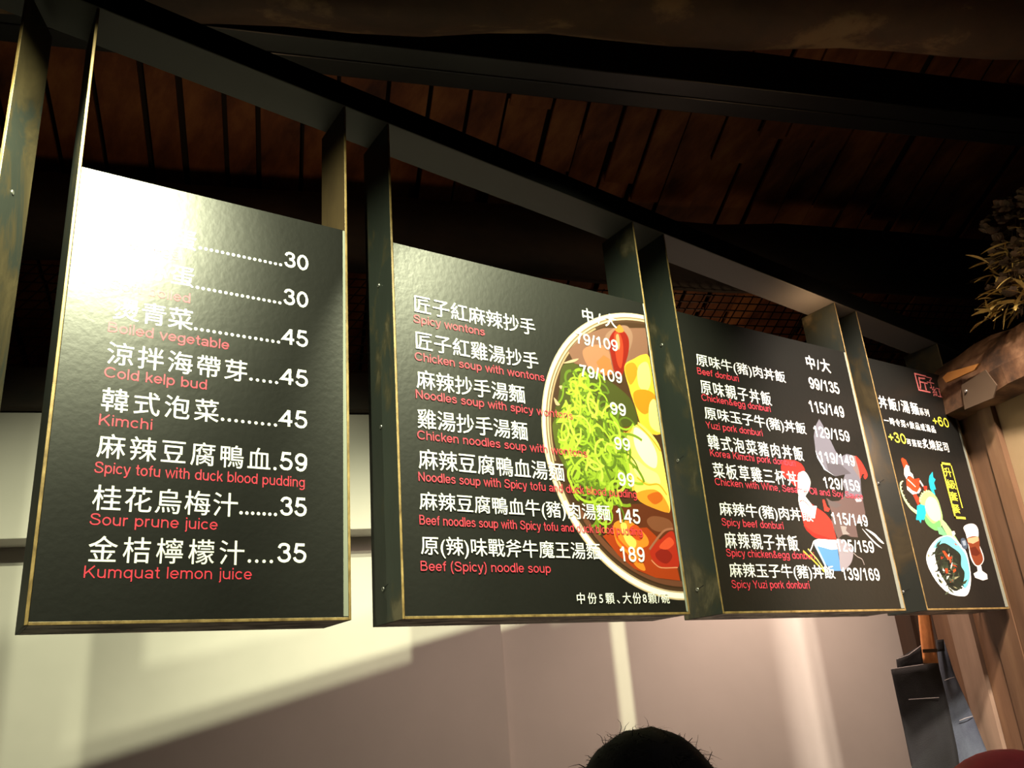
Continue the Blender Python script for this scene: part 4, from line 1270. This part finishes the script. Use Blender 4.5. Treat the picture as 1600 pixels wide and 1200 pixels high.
# ------------------------------------------------------------------ two customers, only the tops of their heads in view
def person(name, label, top, scale_w, facing, cap):
    hx, hy, hz = top
    t_ = thing(name, label, 'person', (hx, hy, 0))
    hgt = hz
    fx = Vector((math.cos(facing), math.sin(facing), 0))
    sx = Vector((-fx.y, fx.x, 0))
    o_ = Vector((hx, hy, 0))
    hd = hgt / 7.4
    me = bpy.data.meshes.new('body')
    J = {}
    vs_, es, rs = [], [], []

    def j(nm, a_, s_, z_, r, par=None):
        J[nm] = len(vs_)
        vs_.append(tuple(o_ + fx * a_ + sx * s_ + Z * z_))
        rs.append(r)
        if par is not None:
            es.append((J[par], J[nm]))
    H = hgt
    j('pelvis', 0, 0, 0.52 * H, 0.13)
    j('waist', 0, 0, 0.60 * H, 0.12, 'pelvis')
    j('chest', 0, 0, 0.72 * H, 0.14, 'waist')
    j('neckb', -0.01, 0, 0.82 * H, 0.07, 'chest')
    j('neck', 0.0, 0, 0.86 * H, 0.055, 'neckb')
    j('chin', 0.02, 0, 0.89 * H, 0.065, 'neck')
    j('head', 0.0, 0, 0.935 * H, 0.085, 'chin')
    j('crown', -0.005, 0, 0.965 * H, 0.07, 'head')
    for s_, k_ in ((1, 'l'), (-1, 'r')):
        j(k_ + 'sh', 0, 0.17 * s_, 0.80 * H, 0.062, 'neckb')
        j(k_ + 'el', 0.0, 0.22 * s_, 0.62 * H, 0.045, k_ + 'sh')
        j(k_ + 'wr', 0.06, 0.22 * s_, 0.485 * H, 0.032, k_ + 'el')
        j(k_ + 'hd', 0.08, 0.21 * s_, 0.44 * H, 0.034, k_ + 'wr')
        j(k_ + 'hip', 0, 0.09 * s_, 0.48 * H, 0.095, 'pelvis')
        j(k_ + 'kn', 0.015, 0.10 * s_, 0.27 * H, 0.062, k_ + 'hip')
        j(k_ + 'an', -0.01, 0.10 * s_, 0.045 * H, 0.042, k_ + 'kn')
        j(k_ + 'ft', 0.13, 0.11 * s_, 0.03, 0.035, k_ + 'an')
    me.from_pydata(vs_, es, [])
    bo = bpy.data.objects.new('body', me)
    COL.objects.link(bo)
    bo.parent = t_
    bo.matrix_parent_inverse = Matrix.Translation(-Vector((hx, hy, 0)))
    sk = bo.modifiers.new('skin', 'SKIN')
    sk.use_smooth_shade = True
    for i0, v_ in enumerate(me.skin_vertices[0].data):
        v_.radius = (rs[i0], rs[i0])
        v_.use_root = (i0 == 0)
    sb = bo.modifiers.new('smooth', 'SUBSURF')
    sb.levels = sb.render_levels = 1
    me.materials.append(M['shirt'])
    # face
    hb = MB()
    c_ = o_ + Z * (0.93 * H)
    bmesh.ops.create_uvsphere(hb.bm, u_segments=24, v_segments=16, radius=1.0)
    for v_ in hb.bm.verts:
        x, y, z = v_.co
        wz = 1.0 - 0.22 * max(0, -z)
        q_ = c_ + fx * (x * 0.092 * wz + 0.01) + sx * (y * 0.073 * wz) + Z * (z * 0.062 * H)
        v_.co = q_
    for f in hb.bm.faces:
        f.smooth = True
    head = hb.build('head', M['skin'], t_)
    for s_ in (1, -1):
        eb = MB()
        ec = c_ + fx * 0.088 + sx * 0.03 * s_ + Z * 0.004
        eb.tube([ec, ec + fx * 0.012], [0.011, 0.006], 10)
        eb.build('eye', M['hair'], head)
        eb = MB()
        ec = c_ + sx * 0.072 * s_ - Z * 0.01
        eb.tube([ec - fx * 0.006, ec + sx * 0.010 * s_ - fx * 0.012], [0.026, 0.022], 12)
        eb.build('ear', M['skin'], head)
    nb = MB()
    nb.tube([c_ + fx * 0.092 + Z * 0.005, c_ + fx * 0.112 - Z * 0.028, c_ + fx * 0.095 - Z * 0.034], [0.008, 0.014, 0.008], 10)
    nb.build('nose', M['skin'], head)
    nb = MB()
    nb.tube([c_ + fx * 0.086 + sx * 0.022 - Z * 0.056, c_ + fx * 0.093 - Z * 0.055, c_ + fx * 0.086 - sx * 0.022 - Z * 0.056], [0.003, 0.007, 0.003], 8)
    nb.build('mouth', M['redcloth'], head)
    return t_, o_, fx, sx, c_


EX = 0.0
t, o_, fx, sx, c_ = person('person', 'person with short tousled black hair, only the crown showing below the noodle board', (0.853, 0.985, 1.555), 1, math.radians(75), False)
hb = MB()
bmesh.ops.create_uvsphere(hb.bm, u_segments=40, v_segments=24, radius=1.0)
for v_ in hb.bm.verts:
    x, y, z = v_.co
    k_ = 1 + 0.05 * noise.noise(Vector((x * 3, y * 3, z * 3 + 4)))
    q_ = Vector((0, 0, 1.555 - 0.118)) + o_ + fx * (x * 0.112 * k_ - 0.012) + sx * (y * 0.104 * k_) + Z * (z * 0.118 * (1 + 0.04 * noise.noise(Vector((x * 4, y * 4, 2)))))
    v_.co = q_
low = [f for f in hb.bm.faces if (f.calc_center_median().z < 1.555 - 0.15 and (f.calc_center_median() - c_).dot(fx) > 0.03)]
bmesh.ops.delete(hb.bm, geom=low, context='FACES')
for f in hb.bm.faces:
    f.smooth = True
hair = hb.build('hair', M['hair'], t)
lb = MB()
rg = random.Random(8)
for i_ in range(1600):
    th = rg.random() * 6.283
    ph = math.acos(rg.uniform(-0.1, 1.0))
    nrm = fx * math.cos(th) * math.sin(ph) + sx * math.sin(th) * math.sin(ph) + Z * math.cos(ph)
    p = Vector((0, 0, 1.555 - 0.118)) + o_ + fx * (math.cos(th) * math.sin(ph) * 0.110 - 0.012) + sx * math.sin(th) * math.sin(ph) * 0.102 + Z * math.cos(ph) * 0.118
    tg = (nrm.cross(Z + fx * 0.3)).normalized()
    d_ = (nrm * rg.uniform(0.0, 0.16) + tg * rg.choice((-1, 1)) * rg.uniform(0.5, 1) + fx * rg.uniform(-0.4, 0.4)).normalized()
    ln = 0.014 + rg.random() * 0.02
    pts = []
    for j in range(5):
        pts.append(p.copy())
        p = p + d_ * ln / 4
        d_ = (d_ + Vector((rg.uniform(-.7, .7), rg.uniform(-.7, .7), rg.uniform(-.8, .3)))).normalized()
    lb.ribbon(pts, [0.0007, 0.0007, 0.0006, 0.0004, 0.0002], d_.cross(nrm).normalized() if d_.cross(nrm).length > 1e-3 else tg)
lb.build('stray_locks', M['hair'], hair, recalc=False)

t, o_, fx, sx, c_ = person('person', 'person in a dark red cap, only its dome showing in the lower right corner', (1.128, 0.629, 1.500), 1, math.radians(60), True)
cb = MB()
bmesh.ops.create_uvsphere(cb.bm, u_segments=36, v_segments=20, radius=1.0)
for v_ in cb.bm.verts:
    x, y, z = v_.co
    v_.co = o_ + Z * (1.500 - 0.100) + fx * (x * 0.108) + sx * (y * 0.096) + Z * (z * 0.100)
bmesh.ops.delete(cb.bm, geom=[f for f in cb.bm.faces if f.calc_center_median().z < 1.400 - 0.012], context='FACES')
for f in cb.bm.faces:
    f.smooth = True
cap = cb.build('cap', M['redcloth'], t, solid=0.004)
bb = MB()
n = 16
outer = [o_ + Z * 1.392 + fx * (0.09 + 0.075 * math.sin(math.pi * i_ / n)) + sx * (0.085 * math.cos(math.pi * i_ / n)) - Z * 0.012 * math.sin(math.pi * i_ / n) for i_ in range(n + 1)]
inner_ = [o_ + Z * 1.392 + fx * (0.098 * math.sin(math.pi * (0.12 + 0.76 * i_ / n))) + sx * (0.088 * math.cos(math.pi * i_ / n)) for i_ in range(n + 1)]
for i_ in range(n):
    bb.face([inner_[i_], inner_[i_ + 1], outer[i_ + 1], outer[i_]])
bb.build('visor', M['redcloth'], cap, solid=0.003)
